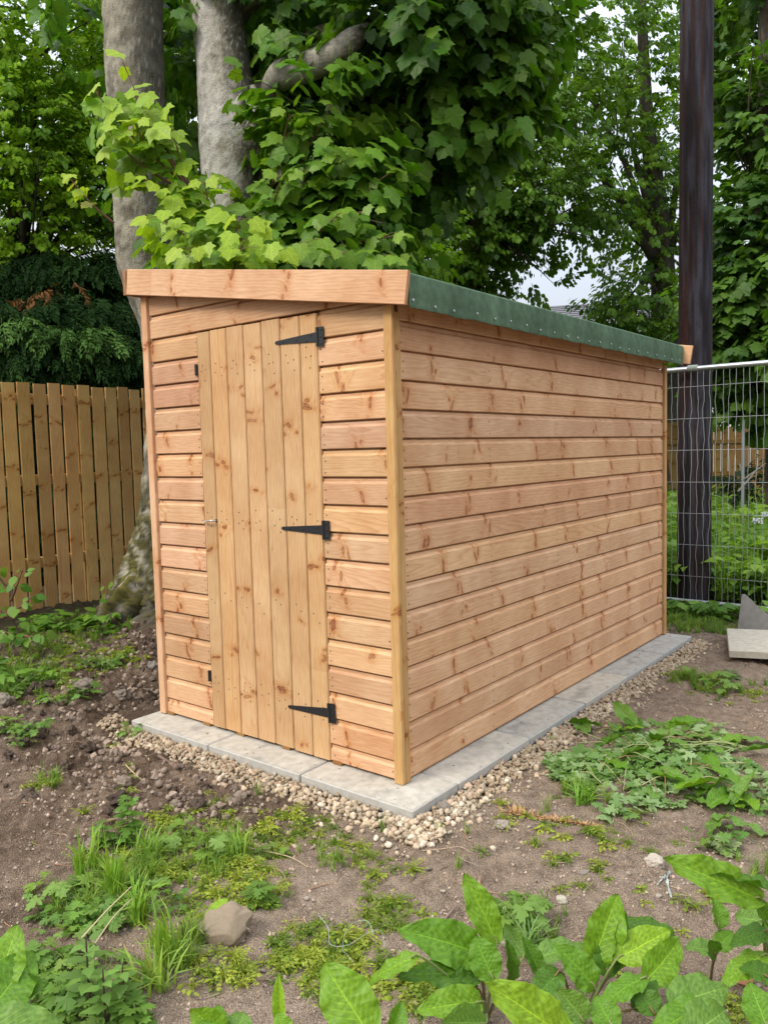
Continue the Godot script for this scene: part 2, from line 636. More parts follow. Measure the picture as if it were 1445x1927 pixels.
func crumbs() -> void:
	# loose soil crumbs, small stones and bits of dry stalk: nobody could count them
	var shapes := []
	for s in 3:
		var mb := MB.new()
		lump(mb, Vector3(1, 0.75, 0.85), 0.7, 70 + s)
		shapes.append(mb.mesh(s == 0))
	var xs := [[], [], []]
	var cs := [[], [], []]
	var px := []
	var pc := []
	for k in 110000:
		var far := rng.randf_range(1.4, 6.4)
		var an := rng.randf_range(-0.60, 0.60)
		var x := 1.87 + far * (-0.6207 * cos(an) + 0.784 * sin(an))
		var z := 2.44 + far * (-0.784 * cos(an) - 0.6207 * sin(an))
		if slab_gap(x, z) < 0.14 or z < -4.2:
			continue
		var left := sstep(0.2, -0.6, x) * sstep(1.1, 0.4, z)
		if rng.randf() > 0.45 + 0.55 * left or n_lump.get_noise_2d(x * 0.7 + 60.0, z * 0.7) < rng.randf_range(-0.35, 0.1):
			continue
		var r := 0.0016 + 0.016 * pow(rng.randf(), 7.0) * (0.35 + 0.85 * left)
		var b := Basis.from_euler(Vector3(rng.randf() * 6.0, rng.randf() * 6.0, rng.randf() * 6.0)).scaled(Vector3.ONE * r)
		var q := rng.randi_range(0, 2)
		xs[q].append(Transform3D(b, on_ground(x, z, r * 0.25)))
		var g := rng.randf_range(0.5, 1.35) * (1.0 if left > 0.5 else 1.45)
		cs[q].append(Color(0.265 * g, 0.200 * g, 0.154 * g))
	for k in 3000:
		var x := rng.randf_range(-2.6, 1.8)
		var z := rng.randf_range(-3.6, 1.8)
		if slab_gap(x, z) < 0.16:
			continue
		var r := 0.0022 + 0.009 * pow(rng.randf(), 4.0)
		px.append(Transform3D(Basis.from_euler(Vector3(rng.randf() * 0.6, rng.randf() * 6.0, rng.randf() * 0.6)).scaled(Vector3(r, r * 0.7, r)), on_ground(x, z, r * 0.3)))
		var g := rng.randf_range(0.5, 1.25)
		pc.append(Color(0.42 * g, 0.36 * g, 0.30 * g))
	for q in 3:
		many("soil_crumbs", shapes[q], mats.crumb, xs[q], cs[q], self, "loose crumbs of dark soil lying all over the ground")
	many("grit", shapes[0], mats.stone, px, pc, self, "small pale grit stones scattered over the soil")
	var mb := MB.new()
	tube(mb, [Vector3(-0.5, 0, 0), Vector3(-0.1, 0.06, 0.08), Vector3(0.5, 0, 0.02)], [0.02, 0.022, 0.012], 4)
	var tx := []
	var tc := []
	for k in 2600:
		var x := rng.randf_range(-2.4, 1.8)
		var z := rng.randf_range(-3.2, 1.8)
		if slab_gap(x, z) < 0.10:
			continue
		var l := 0.015 + 0.075 * pow(rng.randf(), 2.5)
		tx.append(Transform3D(Basis.from_euler(Vector3(0, rng.randf() * 6.3, rng.randf_range(-0.12, 0.12))).scaled(Vector3(l, 0.05, l * 1.2)), on_ground(x, z, 0.002)))
		tc.append([Color(0.20, 0.13, 0.08), Color(0.40, 0.31, 0.19), Color(0.26, 0.2, 0.15), Color(0.13, 0.09, 0.07), Color(0.33, 0.17, 0.09)][rng.randi_range(0, 4)])
	var sx := []
	var sc := []
	for k in 170:
		var x := rng.randf_range(-1.6, 0.15)
		var z := rng.randf_range(0.01, 0.15)
		if k % 2 == 0:
			x = rng.randf_range(0.0, 0.155)
			z = rng.randf_range(-3.1, 0.15)
		var r := 0.0010 + 0.0034 * pow(rng.randf(), 5.0)
		sx.append(Transform3D(Basis.from_euler(Vector3(rng.randf() * 6.0, rng.randf() * 6.0, 0)).scaled(Vector3(r * 1.4, r * 0.7, r)), Vector3(x, 0.0015, z)))
		sc.append(Color(0.19, 0.15, 0.115).lerp(Color(0.42, 0.34, 0.25), rng.randf()))
	many("slab_crumbs", shapes[0], mats.crumb, sx, sc, self, "crumbs of soil and sawdust lying on the pale slabs")
	many("dry_stalks", mb.mesh(true), mats.twig, tx, tc, self, "bits of dry stalk and straw strewn over the soil")


# ---------------------------------------------------------------- slab base and gravel
func build_slabs() -> void:
	var front := [[-1.62, -1.0195, "pale concrete slab under the front left corner of the shed"], [-1.0135, -0.4260, "pale concrete slab below the shed door, middle of the front row"], [-0.4190, 0.163, "pale concrete slab under the near corner of the shed"]]
	var side := [[-0.1575, -0.757, "grey concrete slab along the long wall, next to the near corner slab"], [-0.764, -1.367, "grey concrete slab along the long wall, second after the near corner slab"], [-1.374, -1.954, "brownish concrete slab at the middle of the long wall"], [-1.961, -2.555, "grey concrete slab along the long wall, last but one towards the wire fence"], [-2.562, -3.134, "bluish grey concrete slab at the far end of the long wall"]]
	for k in 8:
		var lo: Vector3
		var hi: Vector3
		var text: String
		if k < 3:
			lo = Vector3(front[k][0], -0.04, -0.150)
			hi = Vector3(front[k][1], rng.randf_range(-0.003, 0.0), 0.156)
			text = front[k][2]
		else:
			lo = Vector3(-0.14, -0.04, side[k - 3][1] + 0.001)
			hi = Vector3(0.163 + rng.randf_range(-0.008, 0.004), rng.randf_range(-0.005, -0.001), side[k - 3][0])
			text = side[k - 3][2]
		# the top is a fine sheet whose colour carries the damp and cement stains
		var mb := MB.new()
		var mid := (lo + hi) * 0.5
		var tone: Color = Color(0.53, 0.495, 0.435) if k < 3 else [Color(0.55, 0.515, 0.455), Color(0.49, 0.47, 0.425), Color(0.56, 0.515, 0.44), Color(0.46, 0.445, 0.41), Color(0.46, 0.45, 0.425)][k - 3]
		box(mb, lo - mid, hi - mid, 0.004, tone * Color(0.95, 0.98, 1.03))
		var nx := int((hi.x - lo.x) / 0.012)
		var nz := int((hi.z - lo.z) / 0.012)
		var f := mb.v.size()
		for iz in nz + 1:
			for ix in nx + 1:
				var p := Vector3(lerpf(lo.x + 0.008, hi.x - 0.008, float(ix) / nx), hi.y + 0.0006, lerpf(lo.z + 0.008, hi.z - 0.008, float(iz) / nz))
				var s := n_lump.get_noise_2d(p.x * 1.2 + k * 5.0, p.z * 1.2) * 0.5 + n_fine.get_noise_2d(p.x * 0.8, p.z * 0.8) * 0.3
				var c: Color = tone * (1.0 + 0.22 * s)
				c = c.lerp(tone * Color(0.62, 0.64, 0.66), sstep(0.25, 0.6, n_big.get_noise_2d(p.x * 5.0 + 30.0 * k, p.z * 3.0) + 0.4 * s) * 0.8)
				mb.vert(p - mid, Vector2(p.x, p.z), c)
		for iz in nz:
			for ix in nx:
				var q := f + iz * (nx + 1) + ix
				mb.quad(q, q + nx + 1, q + nx + 2, q + 1)
		var o := obj("paving_slab", mb.mesh(), mats.concrete)
		o.position = mid
		tag(o, text, "paving slab", "slabs of the shed base")
	for k in 2:
		var mb := MB.new()
		box(mb, Vector3(-0.7, -0.02, -1.48), Vector3(0.7, 0.016, 1.48), 0.003, Color(0.4, 0.39, 0.36))
		if k == 0:
			var o := obj("sub_base", mb.mesh(), mats.concrete)
			o.position = Vector3(-0.86, -0.022, -1.66)
			structure(o, "dark hardcore bed under the shed between the slabs")


func build_gravel() -> void:
	var bed := Node3D.new()
	bed.name = "gravel_border"
	add_child(bed)
	structure(bed, "narrow border of pale buff pebbles along the front and right edge of the slabs")
	var shapes := []
	for s in 7:
		var mb := MB.new()
		lump(mb, Vector3(1, rng.randf_range(0.6, 0.8), rng.randf_range(0.7, 0.95)), 0.55, 90 + s, Color.WHITE, 1 if s < 3 else 2)
		shapes.append(mb.mesh(true))
	var all := []
	var tones := [Color(0.46, 0.35, 0.23), Color(0.52, 0.41, 0.29), Color(0.56, 0.46, 0.34), Color(0.43, 0.32, 0.21), Color(0.53, 0.40, 0.27), Color(0.47, 0.37, 0.26), Color(0.58, 0.50, 0.38), Color(0.46, 0.33, 0.23)]
	for k in 5600:
		var along := rng.randf() * 5.5
		var across := rng.randf()
		var wide := 0.115 + 0.03 * n_big.get_noise_1d(along * 9.0)
		var layer := rng.randf()
		if rng.randf() < 0.10:
			across *= 1.7
			layer = 0.0
		elif across > 0.8 and rng.randf() < 0.45:
			continue
		var p := Vector3.ZERO
		if along < 2.05:
			p = Vector3(-1.74 + along, 0, 0.164 + across * wide)
		else:
			p = Vector3(0.172 + across * wide, 0, 0.29 - (along - 2.05))
		if p.z < -3.25 or slab_gap(p.x, p.z) < 0.005:
			continue
		var r := rng.randf_range(0.0055, 0.0135) * (1.0 if rng.randf() < 0.93 else 1.35)
		p.y = maxf(gh(p.x, p.z), -0.056) + r * 0.2 + layer * 0.024 * (1.0 - sstep(0.5, 1.05, across))
		all.append([p.distance_to(Vector3(1.87, 1.34, 2.44)) / r, p, r])
	all.sort_custom(func(a, b): return a[0] < b[0])
	var xs := [[], [], [], [], [], [], []]
	var cs := [[], [], [], [], [], [], []]
	var variants := []
	for c in tones:
		variants.append(std("pebble_%d" % variants.size(), Color(c.r, c.g, c.b).linear_to_srgb(), 0.85))
	for k in all.size():
		var q := rng.randi_range(0, 6)
		var r: float = all[k][2]
		var b := Basis.from_euler(Vector3(rng.randf() * 6.0, rng.randf() * 6.0, rng.randf() * 0.7)).scaled(Vector3.ONE * r)
		var c := rng.randi_range(0, tones.size() - 1)
		if k < 300:
			var o := obj("pebble", shapes[q], variants[c], bed)
			o.transform = Transform3D(b, all[k][1])
		else:
			xs[q].append(Transform3D(b, all[k][1]))
			cs[q].append(tones[c] * rng.randf_range(0.85, 1.1))
	for q in 7:
		many("pebbles", shapes[q], mats.stone, xs[q], cs[q], bed)


# ---------------------------------------------------------------- the shed
func wood_tint(lo := 0.80, hi := 1.10) -> Color:
	var g := rng.randf_range(lo, hi)
	return Color(g * rng.randf_range(0.98, 1.02), g * rng.randf_range(0.95, 1.03), g * rng.randf_range(0.86, 1.04))


func nail_dots(spots: Array, mat: Material, parent: Node3D, called: String, r := 0.0034, out := Vector3(0, 0, 1)) -> void:
	var mb := MB.new()
	var a := Vector3.UP.cross(out).normalized()
	for p in spots:
		var f := mb.v.size()
		mb.vert(p + out * 0.0012)
		for k in 7:
			var an := TAU * k / 7
			mb.vert(p + (a * cos(an) + Vector3.UP * sin(an)) * r + out * 0.0006)
		for k in 7:
			mb.tri(f, f + 1 + k, f + 1 + (k + 1) % 7)
	var o := obj(called, mb.mesh(), mat, parent)
	o.set_meta("kind", "stuff")


func roof_y(x: float) -> float:
	# top of the roof deck: falls from the high left side to the eaves on the right
	return 1.996 - (x - 0.10) * 0.1592


func build_shed() -> void:
	var shed := thing("garden_shed", "new orange-brown timber shed with sloping green felt roof on concrete slabs", "shed")
	var right := Vector3.RIGHT
	var up := Vector3.UP
	var pitch := 0.115
	var ship := ship_loop(pitch)

	# front wall: short boards left and right of the door, full ones above it
	var front := group_part("front_wall", shed)
	var nails := []
	for k in 18:
		var y := 0.088 + (k - 1) * pitch
		var loop := ship
		if k == 0:
			y = 0.012
			loop = ship_loop(0.0755)
		if k <= 16:
			timber("board", front, loop, 0.364, Vector3(-1.541, y, -0.012), right, up, wood_tint(), mats.wood)
			timber("board", front, loop, 0.351, Vector3(-0.396, y, -0.012), right, up, wood_tint(), mats.wood, -1, 6, roof_y(-0.396) - 0.03 - y, -0.1592)
			for dy in [0.022, 0.066]:
				if k > 0 or dy < 0.03:
					nails.append(Vector3(-1.190 + rng.randf_range(-0.004, 0.004), y + dy + rng.randf_range(-0.006, 0.006), -0.012))
					if k < 16:
						nails.append(Vector3(-0.378 + rng.randf_range(-0.004, 0.004), y + dy + rng.randf_range(-0.006, 0.006), -0.012))
			if k % 5 == 0:
				nails.append(Vector3(-0.058, y + 0.03, -0.012))
	for k in 2:
		var y := 1.928 + k * pitch
		timber("board", front, ship, 1.496 if k == 0 else 1.14, Vector3(-1.541, y, -0.0118), right, up, wood_tint(0.84, 0.95), mats.wood, -1, 6, roof_y(-1.541) - 0.03 - y, -0.1592)
	timber("board", front, ship_loop(0.115), 0.7, Vector3(-1.541, 2.158, -0.0118), right, up, wood_tint(0.84, 0.95), mats.wood, -1, 4, roof_y(-1.541) - 0.03 - 2.158, -0.1592)
	nail_dots(nails, mats.dark_nail, front, "nail_heads")
	var mb := MB.new()
	prism(mb, PackedVector2Array([Vector2(-1.56, 0.02), Vector2(-0.02, 0.02), Vector2(-0.02, 1.95), Vector2(-1.56, 2.2)]), -0.050, -0.040)
	obj("lining", mb.mesh(), mats.deep_shade_wood, front)

	# long wall on the right: sixteen boards and a cut one under the eaves
	var side := group_part("side_wall", shed)
	var back := Vector3.FORWARD
	nails = []
	for k in 17:
		var y := 0.009 + k * pitch
		timber("board", side, ship, 2.985, Vector3(-0.012, y, -0.0565), back, up, wood_tint(0.88, 1.06), mats.wood, k % 16 if k < 16 else 5, 1, 1.955 - y)
		for zz in [-0.078, -0.735, -1.42, -2.13, -3.02]:
			for dy in [0.024, 0.068]:
				if k < 16:
					nails.append(Vector3(-0.012, y + dy + rng.randf_range(-0.008, 0.008), zz + rng.randf_range(-0.006, 0.006)))
	nail_dots(nails, mats.dark_nail, side, "nail_heads", 0.0036, right)
	mb = MB.new()
	box(mb, Vector3(-0.050, 0.02, -3.04), Vector3(-0.040, 1.95, -0.055))
	obj("lining", mb.mesh(), mats.deep_shade_wood, side)

	# the two walls that face away: one boarded panel each
	var far := group_part("hidden_wall", shed)
	for k in 18:
		timber("board", far, ship, 1.52, Vector3(-0.04, 0.012 + k * pitch, -3.082), Vector3.LEFT, up, wood_tint(), mats.wood, -1, 6, roof_y(-0.04) - 0.03 - 0.012 - k * pitch, 0.1592)
	for k in 19:
		timber("board", far, ship, 2.99, Vector3(-1.576, 0.012 + k * pitch, -3.04), Vector3.BACK, up, wood_tint(), mats.wood, -1, 1, 2.2 - k * pitch)

	# corner posts
	timber("corner_trim", shed, beam_loop(0.044, 0.020), 1.895, Vector3(0.0, 0.003, 0.0), up, Vector3.LEFT, wood_tint(0.95, 1.0), mats.trim_wood)
	timber("corner_trim", shed, beam_loop(0.034, 0.0195), 1.87, Vector3(0.0, 0.003, -0.0550), up, Vector3.BACK, wood_tint(0.92, 0.96), mats.trim_wood)
	timber("corner_trim", shed, beam_loop(0.046, 0.024), 2.155, Vector3(-1.541, 0.006, 0.004), up, Vector3.LEFT, wood_tint(0.98, 1.02), mats.wood)
	timber("corner_trim", shed, beam_loop(0.04, 0.03), 1.87, Vector3(0.002, 0.003, -3.094), up, Vector3.BACK, wood_tint(0.92, 1.0), mats.trim_wood)

	# floor bearers
	for x in [-1.49, -1.2, -0.95, -0.645, -0.335]:
		timber("floor_bearer", shed, beam_loop(0.05, 0.017), 3.0, Vector3(x, 0.0185, -0.007), Vector3.FORWARD, Vector3.LEFT, wood_tint(0.7, 0.8), mats.trim_wood)
	timber("floor_bearer", shed, beam_loop(0.024, 0.05), 3.03, Vector3(-0.016, 0.0012, -0.03), Vector3.FORWARD, up, wood_tint(0.62, 0.7), mats.trim_wood)
	mb = MB.new()
	box(mb, Vector3(-1.54, 0.021, -3.04), Vector3(-0.05, 0.034, -0.05))
	obj("floor", mb.mesh(), mats.deep_shade_wood, shed)

	build_door(shed)
	build_roof(shed)


func build_door(shed: Node3D) -> void:
	var door := group_part("door", shed)
	var edges := [-0.398, -0.500, -0.617, -0.734, -0.851, -0.966, -1.081, -1.175]
	var tints := [Color(1.04, 1.0, 0.96), Color(0.95, 0.95, 0.94), Color(0.92, 0.93, 0.93), Color(1.04, 1.02, 1.02), Color(0.97, 0.97, 0.97), Color(1.03, 0.96, 0.88), Color(0.88, 0.88, 0.86)]
	var nails := []
	for k in 7:
		var w: float = edges[k] - edges[k + 1] - 0.0035
		var c := 0.0045
		var loop := PackedVector2Array([Vector2(0, -0.018), Vector2(w, -0.018), Vector2(w, -c), Vector2(w - c, 0), Vector2(c, 0), Vector2(0, -c)])
		timber("plank", door, loop, 1.905 - rng.randf() * 0.005, Vector3(edges[k], 0.012 + rng.randf() * 0.005, -0.006), Vector3.UP, Vector3.LEFT, tints[k], mats.door_wood, [3, 9, 12, 1, 14, 6, 10][k])
		for y in [0.19, 0.24, 1.00, 1.045, 1.70, 1.74, 0.62 + 0.02 * (k % 3)]:
			for q in 2:
				nails.append(Vector3(edges[k] - w * (0.35 + 0.3 * q) + rng.randf_range(-0.008, 0.008), y + 0.03 * q + rng.randf_range(-0.012, 0.012), -0.006))
	nail_dots(nails, mats.dark_nail, door, "nail_heads")
	# three black tee hinges, straps pointing left
	for q in [[1.817, 0.0, 0.079], [1.014, 0.01, 0.080], [0.212, 0.07, 0.084]]:
		var hinge := MB.new()
		prism(hinge, PackedVector2Array([Vector2(-0.012, -0.020), Vector2(0.0, -0.020), Vector2(0.0, 0.020), Vector2(-0.012, 0.020), Vector2(-0.238, 0.0075), Vector2(-0.246, 0.005), Vector2(-0.249, 0.0), Vector2(-0.246, -0.005), Vector2(-0.238, -0.0075)]), 0.0, 0.003)
		var h: float = q[2]
		prism(hinge, PackedVector2Array([Vector2(0.004, -h * 0.5), Vector2(0.034, -h * 0.5), Vector2(0.034, h * 0.5), Vector2(0.004, h * 0.5)]), -0.002, 0.0026)
		var f := hinge.v.size()
		tube(hinge, [Vector3(0.001, -h * 0.5, 0.003), Vector3(0.001, h * 0.5, 0.003)], [0.0062, 0.0062], 10)
		for p in [Vector2(0.021, 0.028), Vector2(0.021, -0.028), Vector2(0.021, 0.0), Vector2(-0.035, 0.011), Vector2(-0.06, -0.010), Vector2(-0.12, 0.0), Vector2(-0.20, 0.0)]:
			tube(hinge, [Vector3(p.x, p.y, 0.0024), Vector3(p.x, p.y, 0.0046), Vector3(p.x, p.y, 0.0056)], [0.0048, 0.0044, 0.002], 8)
		var o := obj("hinge", hinge.mesh(), mats.black_iron, door)
		o.position = Vector3(-0.393, q[0] + (0.012 if q[1] > 0.05 else 0.0), -0.0055)
		o.rotation.z = q[1]
	# keyhole with a little wire hook, and two black catches on the left edge
	var hole := MB.new()
	tube(hole, [Vector3(0, 0, 0.0), Vector3(0, 0, 0.0012)], [0.0085, 0.0085], 14)
	obj("keyhole", hole.mesh(), mats.black_iron, door).position = Vector3(-1.083, 1.029, -0.0058)
	var hook := MB.new()
	tube(hook, curve([Vector3(0.002, 0.0, -0.004), Vector3(-0.004, 0.001, 0.02), Vector3(-0.03, 0.0, 0.022), Vector3(-0.05, -0.006, 0.018), Vector3(-0.076, -0.004, 0.012)], 12), [0.0035, 0.0035, 0.0035, 0.0035, 0.0035, 0.0035, 0.0035, 0.0035, 0.0035, 0.0035, 0.0035, 0.0035, 0.003], 8)
	obj("hook_handle", hook.mesh(true), mats.zinc, door).position = Vector3(-1.083, 1.029, -0.006)
	for y in [1.746, 0.262]:
		var catch_mb := MB.new()
		tube(catch_mb, [Vector3(0, -0.026, 0), Vector3(0, -0.016, 0), Vector3(0, -0.015, 0), Vector3(0, 0.012, 0), Vector3(0, 0.013, 0), Vector3(0, 0.026, 0)], [0.0075, 0.0075, 0.0055, 0.0055, 0.0075, 0.0075], 10)
		box(catch_mb, Vector3(-0.011, -0.022, -0.006), Vector3(-0.002, 0.022, 0.001))
		obj("catch", catch_mb.mesh(), mats.black_iron, door).position = Vector3(-1.178, y, -0.002)


func build_roof(shed: Node3D) -> void:
	var roof := group_part("roof", shed)
	var slope := Vector3(-1.0, 0.1592, 0.0).normalized()
	# deck
	timber("roof_deck", roof, beam_loop(1.72, 0.03, 0.002), 3.15, Vector3(0.070, roof_y(0.070) - 0.003, 0.026), Vector3.FORWARD, slope, Color(0.8, 0.8, 0.8), mats.wood)
	# fascias: front, high side, rear (stands out past the felt), and the eaves board behind the felt
	timber("fascia_board", roof, beam_loop(0.124, 0.018, 0.002), 1.757, Vector3(-1.640, 2.155, 0.0455), -slope, Vector3(0.1592, 1.0, 0.0).normalized(), Color(1.10, 1.08, 1.04), mats.wood, 8)
	timber("fascia_board", roof, beam_loop(0.125, 0.024, 0.002), 3.20, Vector3(-1.6415, 2.155, 0.0445), Vector3.FORWARD, Vector3.UP, Color(0.72, 0.66, 0.62), mats.wood)
	timber("fascia_board", roof, beam_loop(0.124, 0.018, 0.002), 1.805, Vector3(-1.640, 2.157, -3.128), -slope, Vector3(0.1592, 1.0, 0.0).normalized(), Color(1.08, 1.06, 0.98), mats.wood, 11)
	timber("eaves_board", roof, beam_loop(0.095, 0.016, 0.002), 3.13, Vector3(0.086, 1.888, 0.024), Vector3.FORWARD, Vector3.UP, Color(0.8, 0.75, 0.7), mats.wood)
	# felt: over the deck, round the edge and down
	var mb := MB.new()
	var prof := [Vector2(-1.638, 0.0045)]
	for k in 12:
		prof.append(Vector2(-1.4 + 1.48 * k / 11.0, 0.0045))
	var pts := []
	for p in prof:
		pts.append(Vector3(p.x, roof_y(p.x) + p.y, 0))
	for k in 4:
		var an := PI / 2.0 * (k + 1) / 4.0
		pts.append(Vector3(0.088 + 0.013 * sin(an), 1.989 + 0.013 * cos(an), 0))
	for k in 8:
		pts.append(Vector3(0.1015 + 0.002 * sin(k * 0.8), 1.977 - 0.106 * k / 7.0, 0))
	var inner := []
	for k in range(pts.size() - 1, pts.size() - 9, -1):
		inner.append(pts[k] + Vector3(-0.004, 0, 0))
	pts.append_array(inner)
	var w := pts.size()
	var rows := 160
	for r in rows + 1:
		var z := 0.0245 - 3.145 * r / rows
		for k in w:
			var p: Vector3 = pts[k]
			p.z = z
			var fall := clampf((1.985 - p.y) / 0.115, 0.0, 1.0) if p.x > 0.09 else 0.0
			p.x += (n_fine.get_noise_2d(z * 0.55, 3.0) * 0.006 + n_lump.get_noise_2d(z * 1.1, 8.0) * 0.010) * fall + 0.002 * fall
			p.y += n_lump.get_noise_2d(z * 0.8, 20.0) * 0.006 * fall
			p.y += (absf(n_lump.get_noise_2d(z * 1.5, p.x * 1.5)) * 0.004) if p.x < 0.09 and k < 14 else 0.0
			var g := 0.92 + 0.25 * n_lump.get_noise_2d(z * 1.6, 2.0) + 0.18 * n_fine.get_noise_2d(z * 0.5, p.y * 0.1)
			mb.vert(p, Vector2(z, k * 0.02), Color(0.140 * g, 0.215 * g, 0.140 * g))
	for r in rows:
		for k in w - 1:
			var q := r * w + k
			mb.quad(q, q + 1, q + w + 1, q + w)
	obj("felt_covering", mb.mesh(true), mats.mineral_felt, roof)
	var z := 0.008
	var step := 0.150
	var clout := MB.new()
	tube(clout, [Vector3(-0.002, 0, 0), Vector3(0.0012, 0, 0), Vector3(0.0022, 0, 0)], [0.0052, 0.0050, 0.0025], 9)
	var cm := clout.mesh()
	while z > -3.1:
		var o := obj("clout_nail", cm, mats.zinc, roof)
		o.position = Vector3(0.1065 + (n_fine.get_noise_2d(z * 0.55, 3.0) * 0.006 + n_lump.get_noise_2d(z * 1.1, 8.0) * 0.010) * 0.8, 1.895 + rng.randf_range(-0.006, 0.006), z)
		z -= step * rng.randf_range(0.85, 1.1)


# ---------------------------------------------------------------- fences, pole, things beyond
func build_picket_fence() -> void:
	var fence := thing("picket_fence", "tall brown timber fence of upright pickets with narrow gaps, left of the shed", "fence", Vector3(-4.55, 0, 0))
	var z := 0.62
	while z > -3.6:
		var w := rng.randf_range(0.104, 0.118)
		var h := 1.975 + rng.randf_range(-0.012, 0.012)
		var y := gh(-4.55, z) * 0.4 + rng.randf_range(-0.06, 0.03)
		var o := timber("picket", fence, beam_loop(w, 0.018, 0.003), h - y, Vector3(rng.randf_range(-0.004, 0.004), y, z - w), Vector3.UP, Vector3.BACK, wood_tint(0.75, 1.15), mats.fence_wood)
		o.rotate_object_local(Vector3(0, 0, 1), rng.randf_range(-0.004, 0.004))
		z -= w + rng.randf_range(0.021, 0.027)
	for y in [0.42, 1.12, 1.80]:
		timber("rail", fence, beam_loop(0.09, 0.04, 0.004), 4.2, Vector3(-0.021, y, 0.6), Vector3.FORWARD, Vector3.UP, Color(0.8, 0.8, 0.75), mats.fence_wood)
	for zz in [0.4, -1.5, -3.3]:
		timber("post", fence, beam_loop(0.09, 0.09, 0.004), 1.95, Vector3(-0.063, 0.0, zz), Vector3.UP, Vector3.BACK, Color(0.75, 0.75, 0.7), mats.fence_wood)


func build_far_fence() -> void:
	var a := Vector3(-4.414, 1.844, -13.744)
	var b := Vector3(-2.067, 1.584, -14.297)
	var dir := Vector3(b.x - a.x, 0, b.z - a.z).normalized()
	var fence := thing("board_fence", "distant weathered board fence behind the meadow, right of the pole", "fence", Vector3(a.x, 0, a.z))
	var far_w := 0.125
	var run := -1.0
	var length := Vector3(b.x - a.x, 0, b.z - a.z).length() + 0.2
	while run < length:
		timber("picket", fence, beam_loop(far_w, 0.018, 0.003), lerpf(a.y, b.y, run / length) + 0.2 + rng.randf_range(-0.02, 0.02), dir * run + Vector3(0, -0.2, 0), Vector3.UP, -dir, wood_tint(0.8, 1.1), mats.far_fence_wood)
		run += far_w + 0.008
	for y in [0.4, 1.3]:
		timber("rail", fence, beam_loop(0.08, 0.04, 0.004), length + 1.0, Vector3(0, y, 0) + dir * -1.0 - dir.cross(Vector3.UP) * -0.03, dir, Vector3.UP, Color(0.8, 0.8, 0.75), mats.far_fence_wood)
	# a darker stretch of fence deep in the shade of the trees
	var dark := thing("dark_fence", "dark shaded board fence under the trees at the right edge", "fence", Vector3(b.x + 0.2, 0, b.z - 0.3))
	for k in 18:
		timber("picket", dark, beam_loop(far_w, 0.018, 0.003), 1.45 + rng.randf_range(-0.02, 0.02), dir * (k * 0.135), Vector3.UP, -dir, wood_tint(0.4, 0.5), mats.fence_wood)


func build_pole() -> void:
	var pole := thing("telegraph_pole", "tall dark creosoted timber utility pole behind the wire fence", "utility pole", Vector3(-0.30, 0, -4.70))
	var mb := MB.new()
	var sides := 40
	var rows := 150
	for r in rows + 1:
		var y := -0.15 + 8.4 * r / rows
		for s in sides:
			var an := TAU * s / sides
			var d := Vector3(cos(an), 0, sin(an))
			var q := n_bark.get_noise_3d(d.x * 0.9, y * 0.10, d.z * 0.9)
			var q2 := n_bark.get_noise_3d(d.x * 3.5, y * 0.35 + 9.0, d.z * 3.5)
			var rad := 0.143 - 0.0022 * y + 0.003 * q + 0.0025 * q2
			var c := Color(0.026, 0.021, 0.027).lerp(Color(0.075, 0.034, 0.030), sstep(-0.1, 0.35, q + 0.3 * d.dot(Vector3(-0.9, 0, 0.2)))).lerp(Color(0.082, 0.078, 0.105), sstep(0.1, 0.6, q2 + 0.25 * d.dot(Vector3(0.6, 0, 0.7))))  # creosote tones; a patchy bluish highlight on the near side is painted in
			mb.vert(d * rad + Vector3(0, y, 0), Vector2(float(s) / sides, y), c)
	for r in rows:
		for s in sides:
			var s2 := (s + 1) % sides
			mb.quad(r * sides + s, (r + 1) * sides + s, (r + 1) * sides + s2, r * sides + s2)
	var top: int = rows * sides
	for s in range(1, sides - 1):
		mb.tri(top, top + s + 1, top + s)
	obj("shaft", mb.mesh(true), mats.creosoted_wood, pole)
	# short drying cracks
	var cracks := MB.new()
	for k in 130:
		var an := rng.randf_range(-0.3, 2.4)
		var y := rng.randf_range(0.2, 5.4)
		var rad := 0.1425 - 0.0022 * y
		var l := rng.randf_range(0.03, 0.16)
		var d := Vector3(cos(an), 0, sin(an))
		var e := Vector3(cos(an + 0.02), 0, sin(an + 0.02))
		var f := cracks.v.size()
		cracks.vert(d * rad + Vector3(0, y, 0))
		cracks.vert((d + e).normalized() * (rad + 0.0025) + Vector3(0, y - l * 0.5, 0))
		cracks.vert(e * rad + Vector3(0, y - l, 0))
		cracks.vert(Vector3(cos(an - 0.02), 0, sin(an - 0.02)) * (rad + 0.002) + Vector3(0, y - l * 0.4, 0))
		cracks.quad(f, f + 1, f + 2, f + 3)
	obj("drying_cracks", cracks.mesh(), mats.black_iron, pole).set_meta("kind", "stuff")
	var plate := MB.new()
	box(plate, Vector3(-0.012, -0.02, -0.006), Vector3(0.012, 0.02, 0.006), 0.002)
	var pl := obj("staple", plate.mesh(), mats.black_iron, pole)
	pl.position = Vector3(0.07, 1.72, 0.122)
	pl.rotation.y = 0.5


